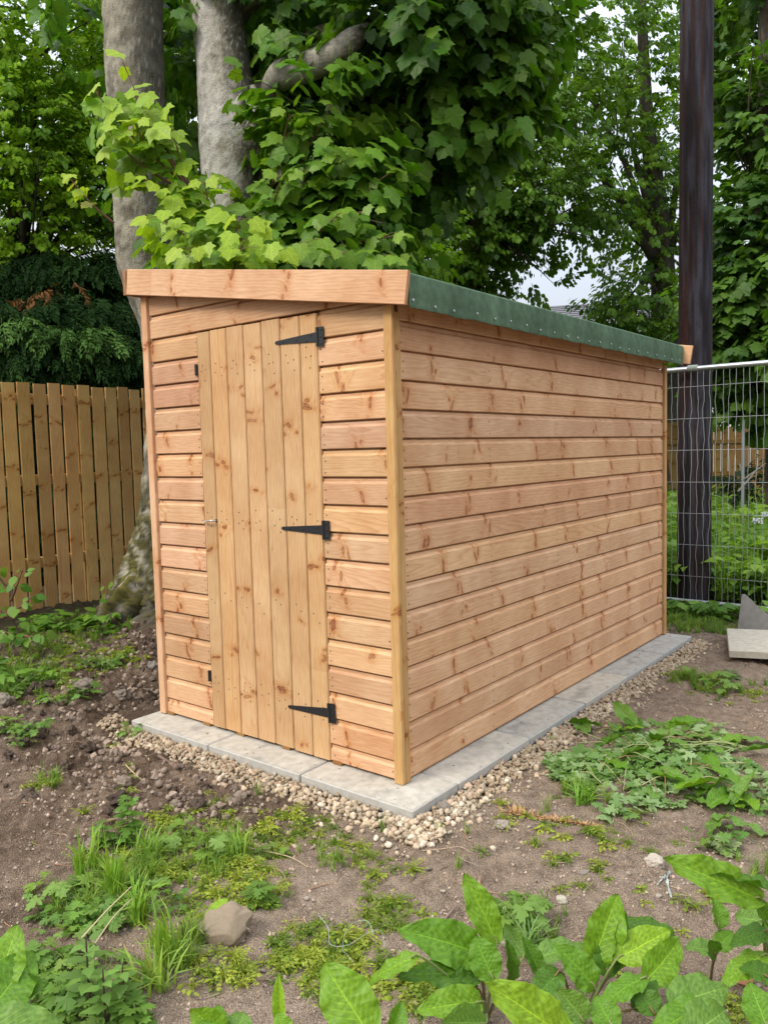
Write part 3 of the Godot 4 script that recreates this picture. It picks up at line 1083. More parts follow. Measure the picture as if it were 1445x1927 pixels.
func build_site_fence() -> void:
	var fence := thing("site_fence_panel", "galvanised wire mesh fence panel with tube frame behind the shed", "mesh fence", Vector3(-0.43, 0, -4.505))
	var wide := 2.35
	var lean := 0.02
	for y in [-0.035, 1.96]:
		var mb := MB.new()
		tube(mb, curve([Vector3(-0.9, y, 0), Vector3(0.4, y + 0.004, 0.004), Vector3(wide, y, 0)], 12), [0.021, 0.021, 0.021, 0.021, 0.021, 0.021, 0.021, 0.021, 0.021, 0.021, 0.021, 0.021, 0.021], 12)
		obj("frame_tube", mb.mesh(true), mats.galvanised, fence)
	for x in [-0.88, wide - 0.02]:
		var mb := MB.new()
		tube(mb, [Vector3(x, -0.05, 0), Vector3(x, 1.96, 0)], [0.02, 0.02], 12)
		obj("frame_tube", mb.mesh(true), mats.galvanised, fence)
	var x := -0.84
	var k := 0
	while x < wide - 0.05:
		var pts := []
		var rad := []
		var ph := rng.randf() * TAU
		for s in 31:
			var y := -0.03 + 1.985 * s / 30.0
			var bend := n_lump.get_noise_2d(y * 0.8, k * 7.0) * 0.016 + n_fine.get_noise_2d(y * 0.12, k * 3.0) * 0.006
			var ends := minf(1.0, minf(y + 0.03, 1.955 - y) * 6.0)
			pts.append(Vector3(x + bend * ends, y, 0.004 + n_fine.get_noise_2d(y, k * 5.0) * 0.002))
			rad.append(0.0021)
		var mb := MB.new()
		tube(mb, pts, rad, 6)
		obj("wire", mb.mesh(true), mats.wire_metal, fence)
		x += 0.0525 + rng.randf_range(-0.003, 0.003)
		k += 1
	for q in 7:
		var y := 0.185 + q * 0.272
		var mb := MB.new()
		tube(mb, curve([Vector3(-0.88, y, 0), Vector3(0.3, y + rng.randf_range(-0.006, 0.006), 0.0), Vector3(wide, y + rng.randf_range(-0.01, 0.01), 0)], 6), [0.0019, 0.0019, 0.0019, 0.0019, 0.0019, 0.0019, 0.0019], 6)
		obj("wire", mb.mesh(true), mats.wire_metal, fence)
	# a white cord tied round the top tube at the pole
	var cord := MB.new()
	var pts := []
	var rad := []
	for s in 70:
		var an := s * 0.75
		pts.append(Vector3(0.135 + s * 0.0011 + 0.002 * sin(s * 3.0), 1.968 + 0.024 * sin(an), 0.004 + 0.027 * cos(an)))
		rad.append(0.0042)
	tube(cord, pts, rad, 6)
	obj("cord_binding", cord.mesh(true), mats.white_cord, fence)
	# a second upright seen through the mesh
	var post := MB.new()
	tube(post, [Vector3(0, 0, 0), Vector3(0, 1.62, 0)], [0.02, 0.02], 10)
	var far := obj("steel_post", post.mesh(true), mats.galvanised)
	far.position = Vector3(-0.905, 0.815, -8.744)
	far.position.y = 0.0
	tag(far, "thin grey steel post standing in the meadow beyond the wire fence", "post")


func build_house() -> void:
	var at := Vector3(-14.114, 6.358, -34.021)
	var house := thing("house", "distant house with mauve grey slate roof showing above the shed roof", "house", Vector3(at.x, 0, at.z))
	house.rotation.y = 0.45
	var eave := 5.2
	var ridge := Vector3(-15.124, 8.068, -33.393).y
	var walls := MB.new()
	box(walls, Vector3(-7, 0, -4), Vector3(9, eave, 4))
	obj("wall", walls.mesh(), mats.pale_render, house)
	# two slopes of slates, laid in courses
	var roof := MB.new()
	prism(roof, PackedVector2Array([Vector2(-4.4, eave - 0.1), Vector2(4.4, eave - 0.1), Vector2(0, ridge - 0.02)]), -7.2, 9.2, Color.WHITE)
	var r := obj("roof", roof.mesh(), mats.slate, house)
	r.rotation.y = PI / 2
	r.position.x = 0.0
	var courses := MB.new()
	var n := 26
	for k in n:
		var t0 := float(k) / n
		var t1 := float(k + 1) / n
		for side in [1.0, -1.0]:
			var y0 := lerpf(eave - 0.1, ridge, t0)
			var y1 := lerpf(eave - 0.1, ridge, t1)
			var z0: float = lerpf(4.45, 0.0, t0) * side
			var z1: float = lerpf(4.45, 0.0, t1) * side
			var f := courses.v.size()
			courses.vert(Vector3(-7.3, y0 + 0.04, z0))
			courses.vert(Vector3(9.3, y0 + 0.04, z0))
			courses.vert(Vector3(9.3, y1 + 0.012, z1))
			courses.vert(Vector3(-7.3, y1 + 0.012, z1))
			if side > 0.0:
				courses.quad(f, f + 1, f + 2, f + 3)
			else:
				courses.quad(f + 1, f, f + 3, f + 2)
	obj("slate_courses", courses.mesh(), mats.slate, house).set_meta("kind", "stuff")
	for x in [-4.5, -1.0, 3.0, 6.5]:
		var win := MB.new()
		box(win, Vector3(x, 3.0, 4.005), Vector3(x + 1.2, 4.3, 4.06))
		obj("window", win.mesh(), mats.black_iron, house)


func build_loose_slabs() -> void:
	var mb := MB.new()
	var tone := Color(0.52, 0.48, 0.405)
	box(mb, Vector3(0, -0.045, -0.6), Vector3(0.6, 0, 0), 0.004, tone)
	var o := obj("spare_slab", mb.mesh(), mats.concrete)
	o.position = Vector3(0.505, 0.022, -2.77)
	o.rotation = Vector3(0.015, 0.285, 0.02)
	tag(o, "spare buff concrete slab lying flat on the soil at the right edge", "paving slab")
	mb = MB.new()
	prism(mb, PackedVector2Array([Vector2(-0.015, 0), Vector2(0.27, 0), Vector2(0.215, 0.105), Vector2(0.14, 0.155), Vector2(0.085, 0.215), Vector2(0.035, 0.262), Vector2(0.015, 0.258)]), -0.035, 0.0, Color(0.33, 0.325, 0.31))
	o = obj("broken_slab", mb.mesh(), mats.concrete)
	o.position = Vector3(0.36, -0.03, -3.60)
	o.rotation = Vector3(-0.08, 0.30, 0.0)
	tag(o, "broken triangular piece of grey slab standing upright against the wire fence", "slab piece")


# ---------------------------------------------------------------- leaves, sprays and trees
func leaf_geo(mb: MB, xf: Transform3D, kind: String, col: Color) -> void:
	# a blade along +z from the origin, one unit long, its upper face towards +y
	var f := mb.v.size()
	var o := []
	var cy := 0.34
	match kind:
		"sycamore":
			o = [Vector2(0, 0.03), Vector2(0.16, -0.06), Vector2(0.40, 0.02), Vector2(0.38, 0.15), Vector2(0.46, 0.28), Vector2(0.58, 0.46), Vector2(0.44, 0.50), Vector2(0.33, 0.55), Vector2(0.31, 0.72), Vector2(0.15, 0.84), Vector2(0, 1.0)]
		"ovate":
			o = [Vector2(0, 0), Vector2(0.25, 0.15), Vector2(0.34, 0.4), Vector2(0.22, 0.75), Vector2(0, 1.0)]
			cy = 0.42
		"buttercup":
			o = [Vector2(0, 0.1), Vector2(0.30, -0.12), Vector2(0.52, 0.05), Vector2(0.34, 0.14), Vector2(0.62, 0.34), Vector2(0.44, 0.44), Vector2(0.20, 0.34), Vector2(0.36, 0.66), Vector2(0.17, 0.72), Vector2(0.16, 0.95), Vector2(0.0, 0.86)]
			cy = 0.25
		"nettle":
			o = [Vector2(0, 0), Vector2(0.22, 0.06), Vector2(0.23, 0.12), Vector2(0.31, 0.16), Vector2(0.29, 0.24), Vector2(0.34, 0.30), Vector2(0.28, 0.38), Vector2(0.31, 0.46), Vector2(0.22, 0.53), Vector2(0.23, 0.62), Vector2(0.13, 0.71), Vector2(0.11, 0.81), Vector2(0, 1.0)]
			cy = 0.36
		_:
			o = [Vector2(0, 0), Vector2(0.3, 0.35), Vector2(0.18, 0.72), Vector2(0, 1.0)]
			cy = 0.4
	mb.vert(xf * Vector3(0, 0.0, cy), Vector2(0.5, cy), col)
	var ring := []
	for p in o:
		ring.append(p)
	for k in range(o.size() - 2, 0, -1):
		ring.append(Vector2(-o[k].x, o[k].y))
	for p in ring:
		var h: float = 0.16 * absf(p.x) - 0.55 * p.x * p.x - 0.22 * maxf(0.0, p.y - 0.3) * maxf(0.0, p.y - 0.3)
		mb.vert(xf * Vector3(p.x, h, p.y), Vector2(0.5 + p.x * 0.8, p.y), col)
	var m := ring.size()
	for k in m:
		mb.tri(f, f + 1 + k, f + 1 + (k + 1) % m)


func look_basis(fwd: Vector3, hint: Vector3) -> Basis:
	var z := fwd.normalized()
	var x := hint.cross(z)
	if x.length() < 0.01:
		x = Vector3.RIGHT.cross(z)
	x = x.normalized()
	return Basis(x, z.cross(x).normalized(), z)


func spray(kind: String, count: int, length: float, size: float, seed_: int, droop: float, smooth_it := false) -> ArrayMesh:
	# a twig along +z with leaves to both sides, a little drooping
	var r := RandomNumberGenerator.new()
	r.seed = seed_
	var mb := MB.new()
	tube(mb, [Vector3(0, 0, 0), Vector3(0.02 * length, 0.02 * length, length * 0.5), Vector3(0, -0.06 * length, length)], [0.006 * length + 0.0015, 0.004 * length + 0.001, 0.001], 3, Color(0.42, 0.34, 0.22))
	for k in count:
		var q := (k + 0.5) / count
		var z := length * (0.12 + 0.88 * q)
		var s := 1.0 if k % 2 == 0 else -1.0
		var yaw := s * r.randf_range(0.5, 1.5) * (1.0 - 0.6 * q)
		var dir := Vector3(sin(yaw), -droop + r.randf_range(-0.35, 0.25), cos(yaw))
		var hint := Vector3(r.randf_range(-0.55, 0.55), 1.0, r.randf_range(-0.5, 0.6))
		var b := look_basis(dir, hint).scaled(Vector3.ONE * size * r.randf_range(0.65, 1.2))
		var at := Vector3(s * size * 0.3 * r.randf(), r.randf_range(-0.5, 0.4) * size, z)
		var g := r.randf_range(0.7, 1.25)
		leaf_geo(mb, Transform3D(b, at), kind, Color(g * r.randf_range(0.85, 1.15), g, g * r.randf_range(0.7, 1.1)))
	return mb.mesh(smooth_it)


func crown(called: String, parent: Node3D, sprays: Array, blobs: Array, tone: Color, tone2: Color, mat: Material, spread := 0.55, lay := 0.0) -> void:
	# sprays fill a few uneven masses, thicker near their skin, pointing outwards
	var xs := []
	var cs := []
	for k in sprays.size():
		xs.append([])
		cs.append([])
	for bl in blobs:
		var c: Vector3 = bl[0]
		var rad: Vector3 = bl[1]
		for k in int(bl[2]):
			var d := Vector3(rng.randfn(), rng.randfn(), rng.randfn()).normalized()
			var rr := lerpf(spread, 1.06, pow(rng.randf(), 0.8))
			rr *= 1.0 + 0.28 * n_big.get_noise_3dv(d * 1.4 + c)
			var p := c + Vector3(d.x * rad.x, d.y * rad.y, d.z * rad.z) * rr
			if p.y < 0.3:
				continue
			var out := Vector3(d.x, d.y * 0.35 - lay, d.z).normalized() + Vector3(rng.randf_range(-0.6, 0.6), rng.randf_range(-0.4, 0.3), rng.randf_range(-0.6, 0.6))
			var b := look_basis(out, Vector3(rng.randf_range(-0.3, 0.3), 1, rng.randf_range(-0.3, 0.3))).scaled(Vector3.ONE * rng.randf_range(0.75, 1.25))
			var q := rng.randi_range(0, sprays.size() - 1)
			xs[q].append(Transform3D(b, p - parent.position))
			var m := clampf(0.5 + 0.9 * n_big.get_noise_3dv(p * 1.3) + rng.randf_range(-0.35, 0.35), 0.0, 1.0)
			cs[q].append(tone.lerp(tone2, m))
	for k in sprays.size():
		many(called, sprays[k], mat, xs[k], cs[k], parent)


func bough(mb: MB, keys: Array, radii: Array, steps: int, sides: int, moss := false, lichen := 1.0) -> void:
	# a limb with uneven bark, lichen patches and, low down, moss
	var pts := curve(keys, steps)
	var rs := curve(radii, steps)
	var f := mb.v.size()
	var side := Vector3.ZERO
	for k in pts.size():
		var p: Vector3 = pts[k]
		var d: Vector3 = (pts[mini(k + 1, pts.size() - 1)] - pts[maxi(k - 1, 0)]).normalized()
		side = (Vector3.RIGHT - d * d.x).normalized() if k == 0 else (side - d * side.dot(d)).normalized()
		var up := d.cross(side)
		for s in sides:
			var an := TAU * s / sides
			var q := side * cos(an) + up * sin(an)
			var w: Vector3 = p + q * rs[k]
			var nn := n_bark.get_noise_3dv(w * 1.0)
			var nf := n_bark.get_noise_3dv(w * 5.0)
			var nff := n_bark.get_noise_3dv(w * 17.0)
			var low := sstep(1.0, 0.0, w.y) if moss else 0.0
			var rad: float = rs[k] * (1.0 + 0.05 * nn + 0.02 * nf + low * 0.30 * sin(an * 5.0 + 2.0 * nn) * 0.5)
			var c := Color(0.20, 0.180, 0.135).lerp(Color(0.48, 0.445, 0.355), sstep(-0.35, 0.3, nn + 0.5 * nf))
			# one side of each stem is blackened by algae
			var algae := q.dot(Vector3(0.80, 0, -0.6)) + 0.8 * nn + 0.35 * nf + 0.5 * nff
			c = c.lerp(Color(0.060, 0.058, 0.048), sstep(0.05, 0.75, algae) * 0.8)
			c = c.lerp(Color(0.50, 0.49, 0.45), sstep(0.30, 0.50, n_fine.get_noise_3dv(w * 3.0) * 0.8 + nf * 0.5) * 0.55 * lichen)
			if lichen > 1.0:
				c = c.lerp(Color(0.64, 0.62, 0.58), (lichen - 1.0) * 1.1 * sstep(0.35, -0.25, algae))
			if moss:
				var ms := sstep(1.5, 0.7, w.y) * sstep(-0.30, 0.05, n_bark.get_noise_3dv(w * 2.6 + Vector3(0, 50, 0)) + 0.3 * nff)
				c = c.lerp(Color(0.060, 0.062, 0.010).lerp(Color(0.20, 0.17, 0.025), clampf(0.5 + nff * 0.8 + n_fine.get_noise_3dv(w * 3.0), 0.0, 1.0)), ms)
				rad += 0.012 * ms * (1.0 + nff + n_fine.get_noise_3dv(w * 3.0))
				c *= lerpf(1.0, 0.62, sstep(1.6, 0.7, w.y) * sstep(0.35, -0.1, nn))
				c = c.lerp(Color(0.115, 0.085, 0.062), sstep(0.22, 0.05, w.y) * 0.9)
			mb.vert(p + q * rad, Vector2(float(s) / sides, k * 0.05), c)
	for k in pts.size() - 1:
		for s in sides:
			var s2 := (s + 1) % sides
			mb.quad(f + k * sides + s, f + k * sides + s2, f + (k + 1) * sides + s2, f + (k + 1) * sides + s)


func limbs(called: String, parent: Node3D, base: Vector3, tips: Array, r0: float, lichen := 0.3) -> void:
	# branches that leave the trunk and wander towards the masses of foliage
	for t in tips:
		var tip: Vector3 = t
		var mb := MB.new()
		var mid := base.lerp(tip, 0.5) + Vector3(rng.randf_range(-0.2, 0.2), rng.randf_range(-0.1, 0.35), rng.randf_range(-0.2, 0.2)) * base.distance_to(tip) * 0.3
		bough(mb, [base, base.lerp(mid, 0.55) + Vector3(0, 0.1, 0), mid, tip], [r0, r0 * 0.75, r0 * 0.5, r0 * 0.12], 18, 10, false, lichen)
		for k in 5:
			var s := mid.lerp(tip, rng.randf_range(0.0, 0.9))
			var e := s + (tip - base).normalized() * rng.randf_range(0.3, 0.9) + Vector3(rng.randf_range(-0.7, 0.7), rng.randf_range(-0.4, 0.6), rng.randf_range(-0.7, 0.7))
			bough(mb, [s, s.lerp(e, 0.5) + Vector3(0, 0.06, 0), e], [r0 * 0.22, r0 * 0.15, r0 * 0.04], 6, 5, false, lichen)
		obj(called, mb.mesh(true), mats.dark_bark, parent)


func leaf_mesh(kind: String) -> ArrayMesh:
	var mb := MB.new()
	leaf_geo(mb, Transform3D(), kind, Color.WHITE)
	return mb.mesh(true)


func shoot(parent: Node3D, from: Vector3, to: Vector3, pairs: int, size: float, shapes: Array, tints: Array, start := 0.25) -> void:
	# a leafy shoot: a twig with pairs of long-stalked leaves, each a piece of its own
	var part := MB.new()
	var mid := from.lerp(to, 0.5) + Vector3(0, -0.05, 0.02) * from.distance_to(to)
	var pts := curve([from, mid, to], 12)
	var rad := []
	for k in 13:
		rad.append(0.009 * (1.0 - k / 14.0) + 0.0015)
	tube(part, pts, rad, 6, Color(0.16, 0.085, 0.05))
	var spots := []
	for k in pairs:
		var q := start + (1.0 - start) * (k + 0.6) / pairs
		var at: Vector3 = pts[mini(12, int(q * 12.0))]
		var ahead: Vector3 = (to - from).normalized()
		for s in [-1.0, 1.0]:
			var sideways: Vector3 = ahead.cross(Vector3(rng.randf_range(-0.4, 0.4), 1, rng.randf_range(-0.4, 0.4))).normalized() * s
			var sz := size * rng.randf_range(0.55, 1.15) * (1.0 - 0.35 * maxf(0.0, q - 0.7) / 0.3)
			var stalk: Vector3 = at + (sideways * 0.75 + ahead * 0.55 + Vector3(0, rng.randf_range(-0.1, 0.55), 0)).normalized() * sz * rng.randf_range(0.5, 0.95)
			tube(part, [at, at.lerp(stalk, 0.6) + Vector3(0, 0.012, 0), stalk], [0.0022, 0.0016, 0.0014], 4, Color(0.20, 0.12, 0.05))
			var dir: Vector3 = sideways * rng.randf_range(0.2, 0.9) + ahead * rng.randf_range(0.2, 0.8) + Vector3(0, rng.randf_range(-1.15, -0.25), 0)
			spots.append([stalk, dir, Vector3(0.45, 0.8, 0.6) + Vector3(rng.randf_range(-0.6, 0.6), rng.randf_range(-0.3, 0.3), rng.randf_range(-0.6, 0.6)), sz, q])
	var twig := obj("shoot", part.mesh(true), mats.twig, parent)
	for sp in spots:
		var lm: Mesh = shapes[rng.randi_range(0, shapes.size() - 1)]
		var tint: Material = tints[clampi(int(sp[4] * tints.size() * 0.8 + rng.randf_range(-0.6, 0.8)), 0, tints.size() - 1)]
		var o := obj("leaf", lm, tint, twig)
		o.transform = Transform3D(look_basis(sp[1], sp[2]).scaled(Vector3.ONE * float(sp[3])), sp[0])


func tinted(base: String, called: String, c: Color) -> StandardMaterial3D:
	var m: StandardMaterial3D = mats[base].duplicate()
	m.resource_name = called
	m.albedo_color = c.linear_to_srgb()
	return m


func rel(keys: Array, base: Vector3) -> Array:
	var out := []
	for k in keys:
		out.append(k - base)
	return out


func build_sycamore() -> void:
	var base := Vector3(-3.28, 0.0, -1.60)
	var tree := thing("twin_stemmed_sycamore", "large grey twin-stemmed sycamore with mossy foot growing close behind the shed", "tree", base)
	# bark is computed in world coordinates, so the stems are built there and the meshes moved back
	var mb := MB.new()
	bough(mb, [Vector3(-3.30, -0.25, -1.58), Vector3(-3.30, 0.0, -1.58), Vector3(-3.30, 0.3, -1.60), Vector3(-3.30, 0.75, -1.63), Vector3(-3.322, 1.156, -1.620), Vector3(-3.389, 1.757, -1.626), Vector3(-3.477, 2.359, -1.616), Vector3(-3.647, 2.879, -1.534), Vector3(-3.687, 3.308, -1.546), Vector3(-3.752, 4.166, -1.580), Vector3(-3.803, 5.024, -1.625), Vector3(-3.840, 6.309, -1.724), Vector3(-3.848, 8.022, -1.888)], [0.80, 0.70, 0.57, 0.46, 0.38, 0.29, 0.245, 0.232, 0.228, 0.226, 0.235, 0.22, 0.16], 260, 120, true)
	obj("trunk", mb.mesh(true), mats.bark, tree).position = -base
	mb = MB.new()
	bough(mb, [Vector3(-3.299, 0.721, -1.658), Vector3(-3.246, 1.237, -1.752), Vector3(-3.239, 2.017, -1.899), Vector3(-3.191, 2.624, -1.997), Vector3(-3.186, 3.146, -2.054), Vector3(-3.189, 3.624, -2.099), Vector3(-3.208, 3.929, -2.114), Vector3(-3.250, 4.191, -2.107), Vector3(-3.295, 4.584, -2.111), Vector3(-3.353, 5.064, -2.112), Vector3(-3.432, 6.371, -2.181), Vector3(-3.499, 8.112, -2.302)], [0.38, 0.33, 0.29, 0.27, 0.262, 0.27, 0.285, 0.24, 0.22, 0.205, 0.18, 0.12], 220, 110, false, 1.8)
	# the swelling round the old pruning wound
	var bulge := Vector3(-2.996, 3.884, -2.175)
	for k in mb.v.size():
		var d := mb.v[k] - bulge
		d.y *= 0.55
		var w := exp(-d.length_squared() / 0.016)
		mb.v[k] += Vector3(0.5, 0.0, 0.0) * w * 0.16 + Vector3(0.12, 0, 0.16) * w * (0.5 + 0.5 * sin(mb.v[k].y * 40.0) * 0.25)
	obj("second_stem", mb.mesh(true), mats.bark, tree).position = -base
	# wound: a dark cleft between two thick lips
	var cleft := MB.new()
	var cpos := Vector3(-2.965, 4.001, -2.039)
	lump(cleft, Vector3(0.035, 0.11, 0.03), 0.4, 5, Color(0.02, 0.012, 0.008), 2)
	obj("wound", cleft.mesh(true), mats.twig, tree).position = cpos - base
	for q in [[-1.0, 0.0], [1.0, 0.03]]:
		var lip := MB.new()
		var s: float = q[0]
		var rt := Vector3(0.784, 0, -0.62) * s
		bough(lip, [cpos + rt * 0.02 + Vector3(0, 0.17, 0), cpos + rt * 0.065 + Vector3(0, 0.05, 0), cpos + rt * 0.07 + Vector3(0, -0.08, 0), cpos + rt * 0.05 + Vector3(0.01, -0.26, 0)], [0.03, 0.06, 0.065, 0.03], 30, 24, false, 1.6)
		obj("wound_lip", lip.mesh(true), mats.bark, tree).position = -base
	mb = MB.new()
	bough(mb, [Vector3(-3.035, 4.301, -2.186), Vector3(-2.981, 4.120, -2.185), Vector3(-2.964, 3.969, -2.184), Vector3(-2.959, 3.819, -2.172), Vector3(-3.002, 3.592, -2.142)], [0.04, 0.075, 0.09, 0.085, 0.04], 60, 40, false, 1.8)
	obj("burl", mb.mesh(true), mats.bark, tree).position = -base
	mb = MB.new()
	bough(mb, [Vector3(-3.359, 3.829, -2.241), Vector3(-3.338, 4.109, -2.477), Vector3(-3.096, 4.315, -2.433), Vector3(-2.760, 4.337, -2.254), Vector3(-2.477, 4.295, -2.218), Vector3(-2.241, 4.337, -2.281), Vector3(-2.103, 4.421, -2.335), Vector3(-2.148, 4.621, -2.639), Vector3(-2.200, 4.905, -3.137)], [0.13, 0.12, 0.115, 0.11, 0.108, 0.10, 0.085, 0.06, 0.03], 90, 40, false, 1.4)
	obj("limb", mb.mesh(true), mats.bark, tree).position = -base
	for q in [[Vector3(-3.42, 0.42, -1.42), Vector3(-3.44, 0.20, -1.12), Vector3(-3.44, 0.05, -0.86), Vector3(-3.40, -0.06, -0.62), 0.24], [Vector3(-3.1, 0.4, -1.4), Vector3(-2.92, 0.16, -1.15), Vector3(-2.72, 0.02, -0.95), Vector3(-2.5, -0.08, -0.8), 0.20], [Vector3(-3.6, 0.4, -1.6), Vector3(-3.9, 0.15, -1.5), Vector3(-4.1, 0.03, -1.4), Vector3(-4.25, -0.08, -1.3), 0.2]]:
		mb = MB.new()
		bough(mb, [q[0], q[1], q[2], q[3]], [q[4], q[4] * 0.75, q[4] * 0.5, 0.05], 60, 40, true)
		obj("root", mb.mesh(true), mats.bark, tree).position = -base
	mb = MB.new()
	for q in [[Vector3(-3.157, 4.318, -2.321), Vector3(-2.614, 4.729, -2.536), Vector3(-1.888, 4.687, -2.851), Vector3(-1.392, 4.463, -3.222)], [Vector3(-2.614, 4.729, -2.536), Vector3(-2.198, 4.330, -2.826), Vector3(-1.922, 4.086, -3.020), Vector3(-1.662, 3.994, -3.089)], [Vector3(-3.461, 4.908, -2.268), Vector3(-2.837, 5.308, -2.546), Vector3(-2.234, 5.424, -2.779), Vector3(-1.512, 5.255, -3.205)], [Vector3(-3.173, 3.656, -2.243), Vector3(-2.566, 3.474, -2.066), Vector3(-2.103, 3.361, -2.037), Vector3(-1.666, 3.132, -2.104)]]:
		bough(mb, q, [0.06, 0.045, 0.03, 0.012], 30, 10, false, 0.2)
	obj("branches", mb.mesh(true), mats.bark, tree).position = -base

	# foliage: hanging sprays overhead, then leafy shoots low down whose leaves are single pieces
	var sprays := []
	for s in 4:
		sprays.append(spray("sycamore", 9, 0.42, 0.135, 300 + s, 0.75))
	crown("crown", tree, sprays, [
		[Vector3(-2.971, 5.071, -2.672), Vector3(0.55, 0.5, 0.55), 80], [Vector3(-2.768, 4.479, -3.029), Vector3(0.55, 0.45, 0.5), 75], [Vector3(-2.077, 4.797, -2.968), Vector3(0.7, 0.55, 0.6), 130],
		[Vector3(-1.707, 4.396, -3.094), Vector3(0.5, 0.55, 0.55), 110], [Vector3(-2.153, 4.052, -3.346), Vector3(0.6, 0.55, 0.5), 110], [Vector3(-1.643, 4.270, -3.388), Vector3(0.36, 0.5, 0.45), 70], [Vector3(-2.630, 3.769, -3.196), Vector3(0.6, 0.5, 0.5), 80], [Vector3(-1.956, 4.573, -2.402), Vector3(0.3, 0.3, 0.3), 30], [Vector3(-2.744, 4.113, -2.244), Vector3(0.10, 0.12, 0.12), 5], [Vector3(-2.350, 3.976, -2.158), Vector3(0.3, 0.12, 0.2), 9],
		[Vector3(-1.452, 4.767, -3.332), Vector3(0.36, 0.4, 0.5), 55], [Vector3(-3.005, 4.015, -2.923), Vector3(0.5, 0.5, 0.4), 70], [Vector3(-1.777, 5.704, -3.168), Vector3(1.0, 0.6, 1.0), 100], [Vector3(-2.929, 6.076, -2.677), Vector3(0.9, 0.6, 0.9), 80],
		[Vector3(-4.031, 5.078, -2.217), Vector3(0.40, 0.8, 0.4), 60], [Vector3(-4.046, 3.990, -2.225), Vector3(0.35, 0.6, 0.4), 60], [Vector3(-4.649, 5.425, -1.251), Vector3(0.4, 0.14, 0.3), 8]],
		Color(0.055, 0.14, 0.016), Color(0.15, 0.31, 0.026), mats.leaf, 0.3, 0.25)
	crown("crown", tree, sprays, [
		[Vector3(-2.446, 3.627, -2.304), Vector3(0.40, 0.45, 0.35), 52], [Vector3(-2.188, 3.176, -2.335), Vector3(0.34, 0.38, 0.3), 48], [Vector3(-2.392, 3.019, -2.158), Vector3(0.42, 0.32, 0.3), 50], [Vector3(-2.065, 2.823, -2.269), Vector3(0.24, 0.2, 0.3), 26], [Vector3(-2.714, 2.802, -1.625), Vector3(0.36, 0.14, 0.25), 20], [Vector3(-2.360, 2.749, -1.772), Vector3(0.35, 0.18, 0.25), 22]],
		Color(0.10, 0.23, 0.02), Color(0.22, 0.40, 0.034), mats.leaf, 0.2, 0.2)
	var shapes := []
	for s in 3:
		var lf := MB.new()
		leaf_geo(lf, Transform3D(Basis(Vector3(1.0, 0.08 * (s - 1), 0), Vector3(0, 0.7 + 0.5 * s, 0), Vector3(0.06 * (s - 1), 0, 1.0)), Vector3.ZERO), "sycamore", Color.WHITE)
		shapes.append(lf.mesh(true))
	var mids := [tinted("sycamore_leaf", "leaf_deep", Color(0.085, 0.19, 0.024)), tinted("sycamore_leaf", "leaf_green", Color(0.16, 0.32, 0.03)), tinted("sycamore_leaf", "leaf_fresh", Color(0.23, 0.41, 0.036)), tinted("sycamore_leaf", "leaf_light", Color(0.30, 0.48, 0.045))]
	var brights := [mids[1], mids[2], tinted("sycamore_leaf", "leaf_bright", Color(0.44, 0.64, 0.042)), tinted("sycamore_leaf", "leaf_yellow_green", Color(0.50, 0.68, 0.045))]
	var bright_sprays := []
	for s in 3:
		bright_sprays.append(spray("sycamore", 8, 0.30, 0.125, 380 + s, 0.8))
	crown("crown", tree, bright_sprays, [[Vector3(-2.942, 3.821, -0.971), Vector3(0.18, 0.16, 0.15), 5], [Vector3(-2.964, 3.602, -0.868), Vector3(0.16, 0.16, 0.15), 5], [Vector3(-2.802, 3.470, -1.111), Vector3(0.2, 0.18, 0.15), 5], [Vector3(-2.630, 3.023, -1.202), Vector3(0.25, 0.2, 0.2), 13], [Vector3(-2.493, 2.798, -1.288), Vector3(0.3, 0.14, 0.2), 17], [Vector3(-2.584, 2.777, -1.086), Vector3(0.16, 0.12, 0.2), 8]], Color(0.19, 0.37, 0.03), Color(0.38, 0.57, 0.042), mats.leaf, 0.1, 0.3)
	var foot := Vector3(-2.603, 2.734, -1.450) - base
	for q in [[Vector3(-2.536, 3.064, -1.153), Vector3(-2.777, 3.925, -0.792), 6], [Vector3(-2.655, 3.248, -1.077), Vector3(-2.828, 3.702, -0.602), 6], [Vector3(-2.743, 3.360, -1.018), Vector3(-2.526, 3.432, -0.685), 4], [Vector3(-2.653, 3.176, -1.072), Vector3(-2.747, 3.410, -0.636), 6], [Vector3(-2.475, 2.918, -1.187), Vector3(-2.540, 3.580, -0.945), 6], [Vector3(-2.445, 2.880, -1.206), Vector3(-2.499, 3.113, -0.675), 6], [Vector3(-2.415, 2.807, -1.223), Vector3(-2.255, 3.104, -0.996), 6], [Vector3(-2.413, 2.735, -1.218), Vector3(-2.306, 2.829, -0.671), 6], [Vector3(-2.368, 2.661, -1.246), Vector3(-2.072, 2.842, -1.114), 6], [Vector3(-2.368, 2.661, -1.246), Vector3(-2.145, 2.610, -0.777), 6], [Vector3(-2.367, 2.625, -1.243), Vector3(-1.888, 2.651, -0.985), 6], [Vector3(-2.246, 2.600, -1.208), Vector3(-1.805, 2.623, -1.175), 6]]:
		shoot(tree, q[0] - base, q[1] - base, q[2], 0.170, shapes, brights, 0.2)
